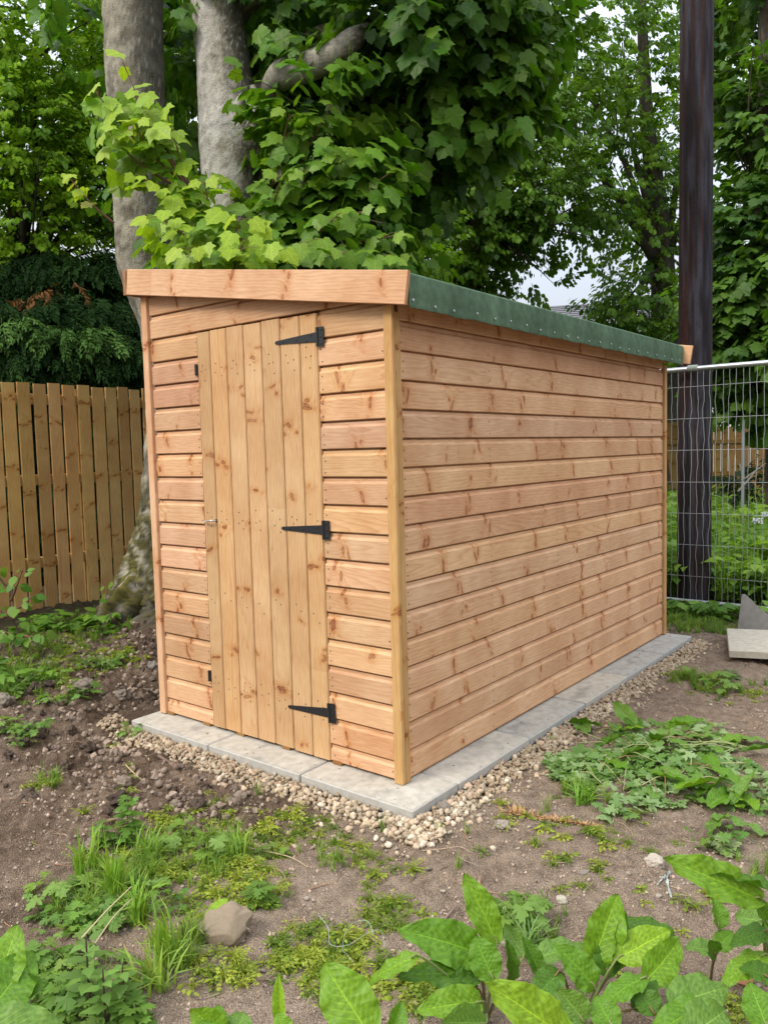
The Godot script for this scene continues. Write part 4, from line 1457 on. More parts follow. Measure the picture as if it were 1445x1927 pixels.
	for q in [[Vector3(-2.761, 3.222, -2.014), Vector3(-2.272, 3.772, -1.816), 6], [Vector3(-2.698, 3.303, -2.072), Vector3(-2.034, 3.841, -2.011), 6], [Vector3(-2.558, 3.188, -2.043), Vector3(-1.868, 3.475, -1.979), 6], [Vector3(-2.419, 3.075, -2.014), Vector3(-2.029, 3.298, -1.705), 6], [Vector3(-2.387, 3.034, -2.036), Vector3(-1.613, 3.317, -2.165), 6], [Vector3(-2.346, 2.967, -1.933), Vector3(-1.595, 2.997, -1.891), 6], [Vector3(-2.282, 2.926, -1.979), Vector3(-1.419, 2.811, -2.012), 6], [Vector3(-2.272, 2.862, -1.853), Vector3(-1.630, 2.907, -1.598), 6], [Vector3(-2.239, 2.783, -1.871), Vector3(-1.381, 2.625, -1.895), 6], [Vector3(-2.259, 2.761, -1.726), Vector3(-1.529, 2.620, -1.522), 6], [Vector3(-2.379, 2.765, -1.631), Vector3(-1.719, 2.694, -1.379), 6], [Vector3(-2.218, 2.845, -2.022), Vector3(-1.582, 2.721, -2.258), 6], [Vector3(-2.607, 3.001, -1.858), Vector3(-2.158, 3.265, -1.600), 4]]:
		shoot(tree, q[0] - base, q[1] - base, q[2], 0.160, shapes, mids, 0.2)
	var main := MB.new()
	tube(main, curve([foot, Vector3(-2.526, 2.946, -1.277) - base, Vector3(-2.657, 3.321, -1.083) - base, Vector3(-2.811, 3.788, -0.880) - base], 14), [0.02, 0.019, 0.018, 0.017, 0.016, 0.015, 0.014, 0.013, 0.012, 0.011, 0.010, 0.008, 0.006, 0.005, 0.004], 8, Color(0.10, 0.07, 0.045))
	tube(main, curve([Vector3(-2.815, 2.809, -1.930) - base, Vector3(-2.483, 3.077, -1.964) - base, Vector3(-2.095, 3.089, -2.016) - base, Vector3(-1.661, 2.944, -2.089) - base], 14), [0.02, 0.019, 0.018, 0.017, 0.016, 0.015, 0.014, 0.013, 0.012, 0.011, 0.010, 0.008, 0.006, 0.005, 0.004], 8, Color(0.08, 0.06, 0.04))
	obj("shoot_stem", main.mesh(true), mats.twig, tree)
	shoot(tree, Vector3(-3.421, 3.081, -1.093) - base, Vector3(-3.608, 3.410, -0.851) - base, 4, 0.125, shapes, [tinted("sycamore_leaf", "leaf_pale_yellow", Color(0.50, 0.52, 0.08)), brights[3]], 0.35)


func build_back_trees() -> void:
	var small := []
	for s in 4:
		small.append(spray("ovate", 24, 0.42, 0.066, 320 + s, 0.75))
	var palm := []
	for s in 4:
		palm.append(spray("sycamore", 11, 0.5, 0.15, 340 + s, 0.5))
	var fine := []
	for s in 4:
		fine.append(spray("ovate", 26, 0.62, 0.098, 360 + s, 0.8))

	# bright tree on the far left
	var b := Vector3(-8.3, 0, -2.6)
	var t := thing("bright_green_tree", "bright yellow-green leafy tree behind the hedge, at the left edge", "tree", b)
	var mb := MB.new()
	bough(mb, [Vector3(0, -0.2, 0), Vector3(0.1, 1.6, 0.1), Vector3(0.4, 3.2, 0.0), Vector3(0.5, 5.5, -0.1)], [0.2, 0.16, 0.12, 0.05], 50, 24)
	obj("trunk", mb.mesh(true), mats.dark_bark, t)
	limbs("branch", t, Vector3(0.4, 3.0, 0), rel([Vector3(-7.289, 6.161, -2.688), Vector3(-7.105, 5.467, -3.148), Vector3(-7.053, 4.744, -2.350), Vector3(-7.211, 4.501, -3.225), Vector3(-7.371, 3.974, -2.661), Vector3(-7.233, 6.232, -3.636), Vector3(-7.963, 5.540, -2.221), Vector3(-7.502, 3.855, -2.929)], b), 0.07)
	crown("crown", t, small, [
		[Vector3(-7.397, 6.528, -2.768), Vector3(0.8, 0.7, 0.8), 300], [Vector3(-7.403, 5.818, -3.204), Vector3(0.65, 0.7, 0.7), 300], [Vector3(-7.410, 5.232, -2.500), Vector3(0.6, 0.7, 0.7), 280], [Vector3(-7.323, 4.832, -3.168), Vector3(0.6, 0.5, 0.6), 200], [Vector3(-7.505, 4.296, -2.587), Vector3(0.6, 0.5, 0.6), 210],
		[Vector3(-7.540, 4.069, -3.177), Vector3(0.55, 0.28, 0.5), 96], [Vector3(-8.054, 5.768, -1.916), Vector3(0.9, 1.2, 0.9), 240], [Vector3(-7.433, 7.786, -2.865), Vector3(1.2, 0.8, 1.0), 120], [Vector3(-7.446, 6.910, -4.046), Vector3(0.7, 0.9, 0.6), 240], [Vector3(-7.860, 3.736, -2.634), Vector3(0.7, 0.22, 0.5), 88], [Vector3(-7.661, 5.317, -3.973), Vector3(0.4, 0.8, 0.5), 120]],
		Color(0.13, 0.29, 0.014), Color(0.42, 0.66, 0.034), mats.leaf, 0.62)
	# a tree behind the sycamore fills the space between and right of its stems
	b = Vector3(-8.0, 0, -5.8)
	t = thing("background_tree", "mid green tree directly behind the two grey sycamore stems", "tree", b)
	mb = MB.new()
	bough(mb, [Vector3(0, -0.2, 0), Vector3(0.1, 1.6, 0.1), Vector3(0.4, 3.2, 0.0), Vector3(0.5, 6.5, -0.1)], [0.2, 0.16, 0.12, 0.05], 50, 24)
	obj("trunk", mb.mesh(true), mats.dark_bark, t)
	limbs("branch", t, Vector3(0.4, 3.0, 0), rel([Vector3(-7.231, 6.961, -4.733), Vector3(-7.179, 5.154, -4.594), Vector3(-6.010, 6.055, -5.609), Vector3(-5.555, 5.387, -6.159), Vector3(-6.418, 7.181, -5.655)], b), 0.07)
	crown("crown", t, fine, [[Vector3(-7.231, 6.961, -4.733), Vector3(0.9, 0.9, 0.8), 154], [Vector3(-7.129, 5.369, -4.655), Vector3(0.8, 0.9, 0.8), 154], [Vector3(-6.283, 6.514, -5.695), Vector3(1.0, 1.1, 0.9), 182], [Vector3(-5.551, 5.240, -6.147), Vector3(1.1, 0.9, 0.9), 182], [Vector3(-6.798, 4.250, -5.062), Vector3(1.0, 0.5, 0.8), 112], [Vector3(-5.183, 4.245, -6.595), Vector3(0.9, 0.45, 0.8), 112], [Vector3(-6.752, 8.736, -5.546), Vector3(1.8, 1.0, 1.2), 154], [Vector3(-7.144, 3.924, -4.499), Vector3(0.7, 0.5, 0.7), 84]],
		Color(0.08, 0.19, 0.014), Color(0.26, 0.45, 0.03), mats.leaf, 0.6)

	# the tall dark trees beyond the roof
	b = Vector3(-5.992, 0.792, -9.831)
	b.y = 0.0
	t = thing("shade_tree", "tall dark leafy tree beyond the shed roof, left of the gap of sky", "tree", b)
	mb = MB.new()
	bough(mb, rel([Vector3(b.x, -0.3, b.z), Vector3(-6.053, 3.718, -10.203), Vector3(-5.961, 5.864, -10.491), Vector3(-6.193, 8.605, -10.581), Vector3(-6.150, 12.510, -11.004)], b), [0.32, 0.27, 0.22, 0.14, 0.05], 60, 28)
	obj("trunk", mb.mesh(true), mats.dark_bark, t)
	limbs("branch", t, Vector3(-6.021, 5.280, -10.385) - b, rel([Vector3(-6.281, 6.378, -9.265), Vector3(-4.971, 4.721, -9.881), Vector3(-4.817, 6.054, -10.392), Vector3(-5.060, 7.902, -10.896), Vector3(-5.471, 7.193, -9.732), Vector3(-6.514, 5.332, -9.232), Vector3(-4.267, 5.153, -10.482)], b), 0.09)
	crown("crown", t, fine, [
		[Vector3(-6.121, 5.752, -9.841), Vector3(1.3, 1.1, 1.1), 240], [Vector3(-5.319, 6.486, -10.549), Vector3(1.2, 1.2, 1.1), 240], [Vector3(-6.588, 4.959, -9.648), Vector3(1.2, 0.5, 0.9), 128], [Vector3(-5.691, 5.121, -10.118), Vector3(0.8, 0.6, 0.8), 130], [Vector3(-4.556, 5.521, -10.673), Vector3(0.9, 0.6, 0.8), 144], [Vector3(-5.163, 8.187, -11.098), Vector3(1.3, 1.1, 1.1), 192], [Vector3(-6.333, 8.122, -10.421), Vector3(1.3, 1.2, 1.1), 176], [Vector3(-5.647, 11.029, -11.255), Vector3(2.2, 1.0, 1.6), 90], [Vector3(-4.880, 4.240, -10.672), Vector3(0.5, 0.14, 0.3), 6], [Vector3(-6.147, 4.307, -10.188), Vector3(0.7, 0.3, 0.6), 60], [Vector3(-4.020, 4.875, -10.905), Vector3(0.30, 0.42, 0.3), 12]],
		Color(0.05, 0.13, 0.012), Color(0.20, 0.37, 0.022), mats.leaf, 0.55, 0.2)
	b = Vector3(-3.858, 0.612, -14.062)
	b.y = 0.0
	t = thing("sycamore_behind_pole", "big open tree with arching dark boughs behind the utility pole", "tree", b)
	mb = MB.new()
	bough(mb, rel([Vector3(b.x, -0.3, b.z), Vector3(-3.849, 3.371, -14.344), Vector3(-4.009, 5.914, -14.472), Vector3(-4.296, 8.351, -14.488), Vector3(-4.552, 12.774, -14.726)], b), [0.34, 0.28, 0.22, 0.14, 0.05], 60, 28)
	obj("trunk", mb.mesh(true), mats.dark_bark, t)
	limbs("branch", t, Vector3(-3.934, 4.808, -14.421) - b, rel([Vector3(-4.796, 7.022, -13.064), Vector3(-5.183, 8.937, -12.948), Vector3(-4.525, 9.437, -13.775), Vector3(-4.593, 5.694, -12.836), Vector3(-4.140, 4.219, -13.047), Vector3(-3.015, 7.645, -15.047), Vector3(-2.962, 9.803, -15.561), Vector3(-5.770, 9.489, -12.283)], b), 0.10)
	crown("crown", t, fine, [
		[Vector3(-4.986, 7.874, -12.998), Vector3(1.3, 1.0, 1.1), 148], [Vector3(-4.364, 6.756, -13.634), Vector3(1.0, 1.0, 1.0), 128], [Vector3(-4.953, 9.665, -13.459), Vector3(1.6, 1.0, 1.2), 128], [Vector3(-4.493, 8.975, -14.266), Vector3(1.0, 1.3, 1.0), 108], [Vector3(-4.027, 5.727, -14.055), Vector3(0.6, 0.9, 0.8), 81], [Vector3(-3.999, 4.283, -13.677), Vector3(0.62, 0.7, 0.7), 114], [Vector3(-4.250, 3.940, -13.188), Vector3(0.42, 0.34, 0.5), 45], [Vector3(-3.760, 3.312, -13.769), Vector3(0.7, 0.5, 0.7), 74], [Vector3(-5.111, 12.238, -13.591), Vector3(2.2, 1.0, 1.6), 80], [Vector3(-3.014, 9.684, -15.763), Vector3(1.2, 1.3, 1.0), 101], [Vector3(-3.163, 7.246, -15.402), Vector3(0.7, 1.2, 0.9), 81], [Vector3(-3.191, 12.798, -15.934), Vector3(1.6, 1.2, 1.3), 94]],
		Color(0.065, 0.165, 0.014), Color(0.25, 0.43, 0.028), mats.leaf, 0.5, 0.1)
	# the maple that hangs in from the right edge
	b = Vector3(-0.565, 1.105, -9.682)
	b.y = 0.0
	t = thing("right_edge_tree", "broad-leaved maple hanging over the wire fence at the right edge", "tree", b)
	mb = MB.new()
	bough(mb, rel([Vector3(b.x, -0.3, b.z), Vector3(-0.656, 2.286, -9.727), Vector3(-0.835, 4.499, -9.806), Vector3(-0.956, 6.710, -9.931), Vector3(-0.982, 9.653, -10.204)], b), [0.26, 0.22, 0.17, 0.10, 0.05], 60, 28)
	obj("trunk", mb.mesh(true), mats.dark_bark, t)
	limbs("branch", t, Vector3(-0.706, 3.023, -9.761) - b, rel([Vector3(-1.090, 4.016, -8.917), Vector3(-1.058, 2.933, -8.578), Vector3(-1.159, 5.537, -9.398), Vector3(-1.023, 7.006, -9.908), Vector3(-0.848, 2.402, -9.075), Vector3(-1.180, 2.287, -9.057)], b), 0.06)
	crown("crown", t, palm, [
		[Vector3(-0.984, 4.250, -9.152), Vector3(0.42, 0.5, 0.5), 82], [Vector3(-1.068, 3.260, -8.987), Vector3(0.38, 0.42, 0.5), 93], [Vector3(-0.774, 3.494, -8.987), Vector3(0.4, 0.5, 0.5), 82], [Vector3(-0.805, 2.661, -8.880), Vector3(0.48, 0.32, 0.5), 93], [Vector3(-1.094, 2.284, -9.124), Vector3(0.36, 0.28, 0.4), 60], [Vector3(-0.775, 2.057, -9.355), Vector3(0.42, 0.36, 0.5), 72], [Vector3(-0.865, 5.530, -9.886), Vector3(0.42, 0.9, 0.6), 90], [Vector3(-1.289, 6.531, -10.162), Vector3(0.42, 0.8, 0.6), 66], [Vector3(-1.092, 8.050, -10.469), Vector3(0.8, 0.8, 0.8), 90], [Vector3(-0.218, 5.214, -10.366), Vector3(0.7, 1.6, 0.9), 150]],
		Color(0.04, 0.105, 0.014), Color(0.135, 0.26, 0.03), mats.leaf, 0.3, 0.15)
	# dark shrub in front of the far fence
	b = Vector3(-1.726, 0.439, -11.894)
	b.y = 0.0
	t = thing("dark_shrub", "dark evergreen shrub in front of the distant fence, seen through the wire", "shrub", b)
	mb = MB.new()
	bough(mb, [Vector3(0, -0.1, 0), Vector3(0.05, 0.4, 0), Vector3(0.0, 1.0, 0.05)], [0.05, 0.04, 0.01], 12, 8)
	obj("stem", mb.mesh(true), mats.bark, t)
	crown("foliage", t, small, [[Vector3(-1.713, 0.727, -11.933), Vector3(0.2, 0.26, 0.2), 26], [Vector3(-1.479, 0.535, -11.843), Vector3(0.4, 0.25, 0.4), 36]], Color(0.012, 0.03, 0.008), Color(0.03, 0.065, 0.012), mats.leaf, 0.2)


func build_hedge() -> void:
	var b := Vector3(-6.9, 0, -2.4)
	var hedge := thing("conifer_hedge", "dark green overgrown conifer hedge above the picket fence, browning near its top", "hedge", b)
	var mb := MB.new()
	for k in 5:
		tube(mb, [Vector3(-0.5 + 0.2 * k, 0, 1.5 - 0.8 * k), Vector3(-0.45 + 0.2 * k, 1.5, 1.5 - 0.8 * k), Vector3(-0.4 + 0.2 * k, 2.9, 1.45 - 0.8 * k)], [0.09, 0.07, 0.03], 9, Color(0.05, 0.035, 0.025))
	obj("trunks", mb.mesh(true), mats.twig, hedge)
	var shapes := []
	for s in 3:
		var m := MB.new()
		var r := RandomNumberGenerator.new()
		r.seed = 500 + s
		for k in 15:
			var q := (k + 0.5) / 15.0
			var at := Vector3(0, -0.10 * q * q, 0.30 * q)
			var sd := 1.0 if k % 2 == 0 else -1.0
			for j in 3:
				var root := at + Vector3(sd * 0.018 * j, -0.004 * j, 0.014 * j)
				var tip := root + Vector3(sd * r.randf_range(0.015, 0.06) * (1.1 - q), r.randf_range(-0.06, 0.02), r.randf_range(0.015, 0.07))
				var wd := Vector3(0.006, 0.002, -0.003 * sd)
				var g := r.randf_range(0.7, 1.3)
				var f := m.v.size()
				m.vert(root - wd, Vector2.ZERO, Color(g, g, g))
				m.vert(root + wd, Vector2.ZERO, Color(g, g, g))
				m.vert(tip, Vector2.ZERO, Color(g * 1.25, g * 1.25, g))
				m.vert(root.lerp(tip, 0.55) + wd * 1.9, Vector2.ZERO, Color(g, g, g))
				m.tri(f, f + 1, f + 3)
				m.tri(f, f + 3, f + 2)
		shapes.append(m.mesh())
	var blobs := []
	for q in [Vector3(-7.351, 3.223, -2.218), Vector3(-7.061, 3.324, -2.586), Vector3(-6.852, 3.322, -3.007), Vector3(-6.654, 3.416, -3.429), Vector3(-6.792, 2.711, -1.970), Vector3(-6.474, 2.714, -2.350), Vector3(-6.284, 2.732, -2.758), Vector3(-6.124, 2.691, -3.137), Vector3(-7.151, 2.883, -1.575), Vector3(-6.307, 2.321, -1.932), Vector3(-6.093, 2.331, -2.357), Vector3(-5.859, 2.282, -2.794), Vector3(-6.074, 2.993, -3.718), Vector3(-5.859, 2.383, -3.444), Vector3(-6.647, 2.324, -1.534), Vector3(-6.555, 1.711, -1.674), Vector3(-6.302, 1.705, -2.130), Vector3(-6.028, 1.699, -2.602), Vector3(-6.534, 0.980, -1.618), Vector3(-6.280, 0.957, -2.072), Vector3(-6.006, 0.933, -2.543), Vector3(-6.488, 0.273, -1.840), Vector3(-6.169, 0.216, -2.470), Vector3(-6.980, 1.724, -1.211), Vector3(-6.954, 0.835, -1.143), Vector3(-5.941, 1.393, -3.152)]:
		blobs.append([q, Vector3(0.55, 0.42, 0.55), 520])
	crown("foliage", hedge, shapes, blobs, Color(0.008, 0.023, 0.007), Color(0.024, 0.056, 0.014), mats.conifer, 0.55, 0.6)
	blobs = []
	for q in [Vector3(-6.307, 2.673, -1.838), Vector3(-6.046, 2.588, -2.101), Vector3(-5.897, 2.601, -2.412), Vector3(-6.290, 2.468, -1.704)]:
		blobs.append([q, Vector3(0.36, 0.16, 0.32), 90])
	crown("fresh_foliage", hedge, shapes, blobs, Color(0.05, 0.11, 0.025), Color(0.10, 0.19, 0.045), mats.conifer, 0.7, 0.5)
	crown("brown_foliage", hedge, shapes, [[Vector3(-6.485, 3.179, -2.260), Vector3(0.22, 0.06, 0.12), 7], [Vector3(-6.397, 3.270, -2.466), Vector3(0.2, 0.05, 0.1), 5], [Vector3(-6.566, 3.037, -2.053), Vector3(0.2, 0.07, 0.1), 12], [Vector3(-5.808, 2.927, -2.899), Vector3(0.1, 0.08, 0.1), 6]], Color(0.12, 0.055, 0.02), Color(0.22, 0.11, 0.045), mats.conifer, 0.5, 0.6)


# ---------------------------------------------------------------- small plants
func blade_tuft(seed_: int, blades: int, h: float, spread: float, w := 0.004) -> ArrayMesh:
	var r := RandomNumberGenerator.new()
	r.seed = seed_
	var mb := MB.new()
	for k in blades:
		var an := r.randf() * TAU
		var d := Vector3(cos(an), 0, sin(an))
		var side := Vector3(-d.z, 0, d.x) * w * r.randf_range(0.6, 1.3)
		var hh := h * r.randf_range(0.45, 1.1)
		var lean := spread * r.randf_range(0.2, 1.3)
		var root := Vector3(r.randf_range(-1, 1), 0, r.randf_range(-1, 1)) * spread * 0.25
		var g := r.randf_range(0.7, 1.3)
		var c := Color(g * r.randf_range(0.85, 1.3), g, g * r.randf_range(0.7, 1.1))
		var f := mb.v.size()
		for s in 4:
			var q := s / 3.0
			var p := root + d * lean * q * q + Vector3(0, hh * (q - 0.28 * q * q * q * lean / maxf(spread, 0.001)), 0)
			var ww := side * (1.0 - q * 0.55)
			if s < 3:
				mb.vert(p - ww, Vector2.ZERO, c)
				mb.vert(p + ww, Vector2.ZERO, c)
			else:
				mb.vert(p, Vector2.ZERO, c * 1.1)
		mb.quad(f, f + 1, f + 3, f + 2)
		mb.quad(f + 2, f + 3, f + 5, f + 4)
		mb.tri(f + 4, f + 5, f + 6)
	return mb.mesh()


func rosette(seed_: int, kind: String, count: int, radius: float, size: float, height: float) -> ArrayMesh:
	var r := RandomNumberGenerator.new()
	r.seed = seed_
	var mb := MB.new()
	for k in count:
		var an := r.randf() * TAU
		var d := Vector3(cos(an), 0, sin(an))
		var rad := radius * sqrt(r.randf())
		var at := d * rad + Vector3(0, height * r.randf_range(0.25, 1.0), 0)
		var g := r.randf_range(0.75, 1.3)
		tube(mb, [Vector3(0, 0, 0), at * 0.5 + Vector3(0, height * 0.4, 0), at], [0.0012, 0.001, 0.0008], 3, Color(1.2 * g, 1.0 * g, 0.8 * g))
		var dir := d.rotated(Vector3.UP, r.randf_range(-0.9, 0.9)) + Vector3(0, r.randf_range(-0.45, 0.35), 0)
		leaf_geo(mb, Transform3D(look_basis(dir, Vector3(r.randf_range(-0.5, 0.5), 1, r.randf_range(-0.5, 0.5))).scaled(Vector3.ONE * size * r.randf_range(0.6, 1.2)), at), kind, Color(g * r.randf_range(0.9, 1.15), g, g * r.randf_range(0.7, 1.1)))
	return mb.mesh()


func scatter(called: String, label: String, meshes: Array, mat: Material, patches: Array, c1: Color, c2: Color, lo := 0.7, hi := 1.3, sink := 0.0) -> void:
	# patches: [x, z, radius along x, radius along z, count]
	var xs := []
	var cs := []
	for m in meshes:
		xs.append([])
		cs.append([])
	for p in patches:
		for k in int(p[4]):
			var an := rng.randf() * TAU
			var rr := pow(rng.randf(), 0.62)
			var x: float = p[0] + cos(an) * rr * p[2]
			var z: float = p[1] + sin(an) * rr * p[3]
			if slab_gap(x, z) < 0.06:
				continue
			var q := rng.randi_range(0, meshes.size() - 1)
			var b := Basis.from_euler(Vector3(rng.randf_range(-0.15, 0.15), rng.randf() * TAU, rng.randf_range(-0.15, 0.15))).scaled(Vector3.ONE * rng.randf_range(lo, hi))
			xs[q].append(Transform3D(b, on_ground(x, z, -sink)))
			cs[q].append(c1.lerp(c2, rng.randf()))
	for q in meshes.size():
		many(called, meshes[q], mat, xs[q], cs[q], self, label)


func build_ground_plants() -> void:
	var grass := [blade_tuft(1, 16, 0.10, 0.05, 0.0022), blade_tuft(2, 20, 0.13, 0.07, 0.0024), blade_tuft(3, 12, 0.07, 0.05, 0.002)]
	var tall := [blade_tuft(4, 16, 0.62, 0.22, 0.0055), blade_tuft(5, 16, 0.8, 0.3, 0.006), blade_tuft(6, 14, 0.45, 0.22, 0.0055)]
	var tiny := [rosette(7, "small", 26, 0.035, 0.013, 0.022), rosette(8, "small", 30, 0.045, 0.012, 0.03), rosette(9, "ovate", 16, 0.03, 0.016, 0.02)]
	var lobed := [rosette(10, "buttercup", 9, 0.06, 0.045, 0.05), rosette(11, "buttercup", 7, 0.05, 0.038, 0.035), rosette(12, "buttercup", 12, 0.08, 0.05, 0.07)]
	var broad := [rosette(13, "ovate", 9, 0.06, 0.07, 0.05), rosette(14, "ovate", 12, 0.09, 0.085, 0.1), rosette(15, "nettle", 12, 0.09, 0.08, 0.14)]
	scatter("short_grass", "short fresh grass in small tufts on the soil", grass, mats.grass_blade, [
		[-0.388, 1.106, 0.14, 0.18, 40], [-0.417, 0.968, 0.16, 0.16, 44], [-0.327, 0.861, 0.2, 0.15, 44], [-0.248, 0.718, 0.2, 0.12, 24], [0.056, 1.151, 0.10, 0.10, 22], [0.098, 0.493, 0.2, 0.08, 10],
		[0.849, 0.529, 0.08, 0.08, 18], [0.579, -0.432, 0.10, 0.06, 22], [0.432, -2.251, 0.14, 0.06, 30], [0.514, -2.179, 0.2, 0.12, 22], [0.007, -3.631, 0.45, 0.22, 170], [0.737, -2.206, 0.2, 0.2, 8], [-3.133, -0.114, 0.5, 0.4, 150], [-3.562, -0.711, 0.5, 0.35, 150], [-2.770, 0.208, 0.5, 0.3, 110], [-1.321, 0.774, 0.06, 0.06, 12], [-0.244, -0.251, 1.6, 1.2, 26], [1.257, -0.231, 0.10, 0.16, 14], [0.346, 0.337, 0.6, 0.4, 12]],
		Color(0.13, 0.25, 0.034), Color(0.28, 0.42, 0.065), 0.4, 0.95)
	scatter("creeping_weeds", "low creeping chickweed and seedlings patching the soil", tiny, mats.leaf, [
		[0.410, 0.893, 0.17, 0.14, 100], [0.354, 0.963, 0.12, 0.12, 30], [0.447, 0.646, 0.12, 0.10, 34], [0.149, 0.412, 0.26, 0.10, 30], [-0.205, 0.449, 0.24, 0.14, 50], [-0.401, 0.588, 0.34, 0.2, 90], [-0.343, 0.915, 0.36, 0.26, 130], [-0.072, 0.801, 0.2, 0.15, 60], [0.238, 1.131, 0.1, 0.1, 30], [0.523, 0.976, 0.12, 0.1, 40], [0.705, 0.868, 0.14, 0.1, 60], [1.394, 0.459, 0.1, 0.08, 26],
		[-2.798, 0.096, 0.6, 0.35, 240], [-3.117, -0.446, 0.55, 0.3, 200], [-2.617, -0.449, 0.2, 0.15, 44], [-1.321, 0.774, 0.1, 0.08, 16], [0.320, -2.309, 0.22, 0.14, 30], [0.616, -2.126, 0.3, 0.2, 30], [0.783, -0.154, 0.1, 0.08, 16], [0.529, -0.121, 0.18, 0.14, 16], [0.171, -0.467, 0.06, 0.05, 8], [0.894, 0.068, 0.4, 0.3, 24], [-0.180, -0.023, 1.7, 1.3, 80]],
		Color(0.15, 0.26, 0.03), Color(0.46, 0.52, 0.07), 0.4, 1.15, 0.004)
	scatter("lobed_weeds", "low buttercup and cranesbill leaves among the grass", lobed, mats.leaf, [
		[-0.474, 1.129, 0.07, 0.07, 5], [-0.376, 1.241, 0.07, 0.07, 5], [-0.232, 1.204, 0.12, 0.07, 7], [-0.224, 1.061, 0.12, 0.08, 5], [-0.193, 1.362, 0.10, 0.07, 5], [0.067, 1.360, 0.12, 0.07, 9], [-0.020, 1.474, 0.12, 0.05, 9], [0.731, 0.440, 0.07, 0.07, 9], [-0.262, 0.682, 0.2, 0.14, 10], [-2.474, 0.137, 0.4, 0.2, 20], [-2.591, -0.317, 0.16, 0.10, 8], [-1.950, 0.567, 0.12, 0.07, 6], [-1.557, 0.255, 0.05, 0.05, 2], [0.539, -2.195, 0.15, 0.12, 4], [1.100, -0.379, 0.1, 0.06, 3]],
		Color(0.12, 0.25, 0.04), Color(0.25, 0.39, 0.085), 0.55, 1.1)
	scatter("broad_weeds", "broad-leaved seedlings and young nettles by the fence", broad, mats.leaf, [
		[-2.742, 0.190, 0.3, 0.2, 12], [-3.421, -0.800, 0.3, 0.15, 14], [-3.775, -0.577, 0.3, 0.2, 12], [-0.144, -3.986, 0.5, 0.15, 26], [0.289, -4.022, 0.4, 0.15, 20]],
		Color(0.10, 0.22, 0.028), Color(0.20, 0.36, 0.045), 0.6, 1.2)
	# the overgrown meadow beyond the wire fence: denser and finer near the fence
	var xs := [[], [], [], [], []]
	var cs := [[], [], [], [], []]
	var kinds := [tall[0], tall[1], tall[2], broad[1], broad[2]]
	for k in 4600:
		var q := pow(rng.randf(), 1.5)
		var s := rng.randf()
		var near := Vector3(lerpf(-2.6, 1.9, s), 0, lerpf(-4.75, -4.70, s))
		var far := Vector3(lerpf(-6.5, 0.5, s), 0, lerpf(-15.0, -17.0, s))
		var p := near.lerp(far, q)
		p.y = gh(p.x, p.z) - 0.02
		var kk := rng.randi_range(0, 4)
		var sc := rng.randf_range(0.6, 1.15) * (2.2 if kk >= 3 else 1.0) * (0.72 + 0.35 * n_big.get_noise_2d(p.x, p.z))
		xs[kk].append(Transform3D(Basis.from_euler(Vector3(rng.randf_range(-0.2, 0.2), rng.randf() * TAU, rng.randf_range(-0.2, 0.2))).scaled(Vector3.ONE * sc), p + Vector3(0, (0.18 if kk >= 3 else 0.0) * rng.randf() * sc, 0)))
		cs[kk].append(Color(0.13, 0.27, 0.03).lerp(Color(0.30, 0.48, 0.06), rng.randf()))
	for q in 5:
		many("meadow_growth", kinds[q], mats.grass_blade if q < 3 else mats.leaf, xs[q], cs[q], self, "tall wild grass and nettles in the meadow beyond the wire fence")


func flat_leaf(seed_: int, bend: float, fold: float, wave: float, twist := 0.0) -> ArrayMesh:
	# a dock blade: one unit along +z, one unit wide, wavy at the rim, puckered between the veins
	var r := RandomNumberGenerator.new()
	r.seed = seed_
	var mb := MB.new()
	var nx := 8
	var nz := 30
	var ph := r.randf() * TAU
	var ph2 := r.randf() * TAU
	for j in nz + 1:
		var t := float(j) / nz
		var half := 0.5 * pow(sin(PI * pow(clampf(t * 0.985 + 0.015, 0.0, 1.0), 0.82)), 0.72)
		half *= 1.0 + 0.018 * sin(t * 43.0 + ph) + 0.03 * sin(t * 13.0 + ph2)
		for i in nx + 1:
			var u := (float(i) / nx - 0.5) * 2.0
			var x := u * half
			var e := absf(u)
			var y := -bend * t * t + fold * absf(x) - 0.12 * e * e * half + wave * e * e * (sin(t * 19.0 + (ph if u < 0.0 else ph2) + u * 1.2) * 0.045 + sin(t * 47.0 + (ph2 if u < 0.0 else ph)) * 0.016)
			y += 0.030 * sin((t - e * 0.24) * 62.8) * e * (1.0 - e) * 2.0
			var q := Vector3(x, y, t)
			if twist != 0.0:
				q = q.rotated(Vector3(0, 0, 1), twist * t)
			mb.vert(q, Vector2(0.5 + u * 0.5, t))
	for j in nz:
		for i in nx:
			var q := j * (nx + 1) + i
			mb.quad(q, q + nx + 1, q + nx + 2, q + 1)
	return mb.mesh(true)


var dock_shapes := []
var dock_tints := []


func dock_kit() -> void:
	for q in [[0.15, 0.25, 1.0, 0.0], [0.32, 0.35, 1.2, 0.3], [-0.12, 0.45, 0.9, -0.3], [0.45, 0.15, 1.3, 0.2], [0.1, 0.7, 1.0, 0.0]]:
		dock_shapes.append(flat_leaf(700 + dock_shapes.size(), q[0], q[1], q[2], q[3]))
	for c in [Color(0.22, 0.47, 0.032), Color(0.31, 0.58, 0.04), Color(0.14, 0.32, 0.026), Color(0.46, 0.75, 0.05), Color(0.28, 0.51, 0.09)]:
		dock_tints.append(tinted("dock_leaf", "dock_leaf_tint", c))


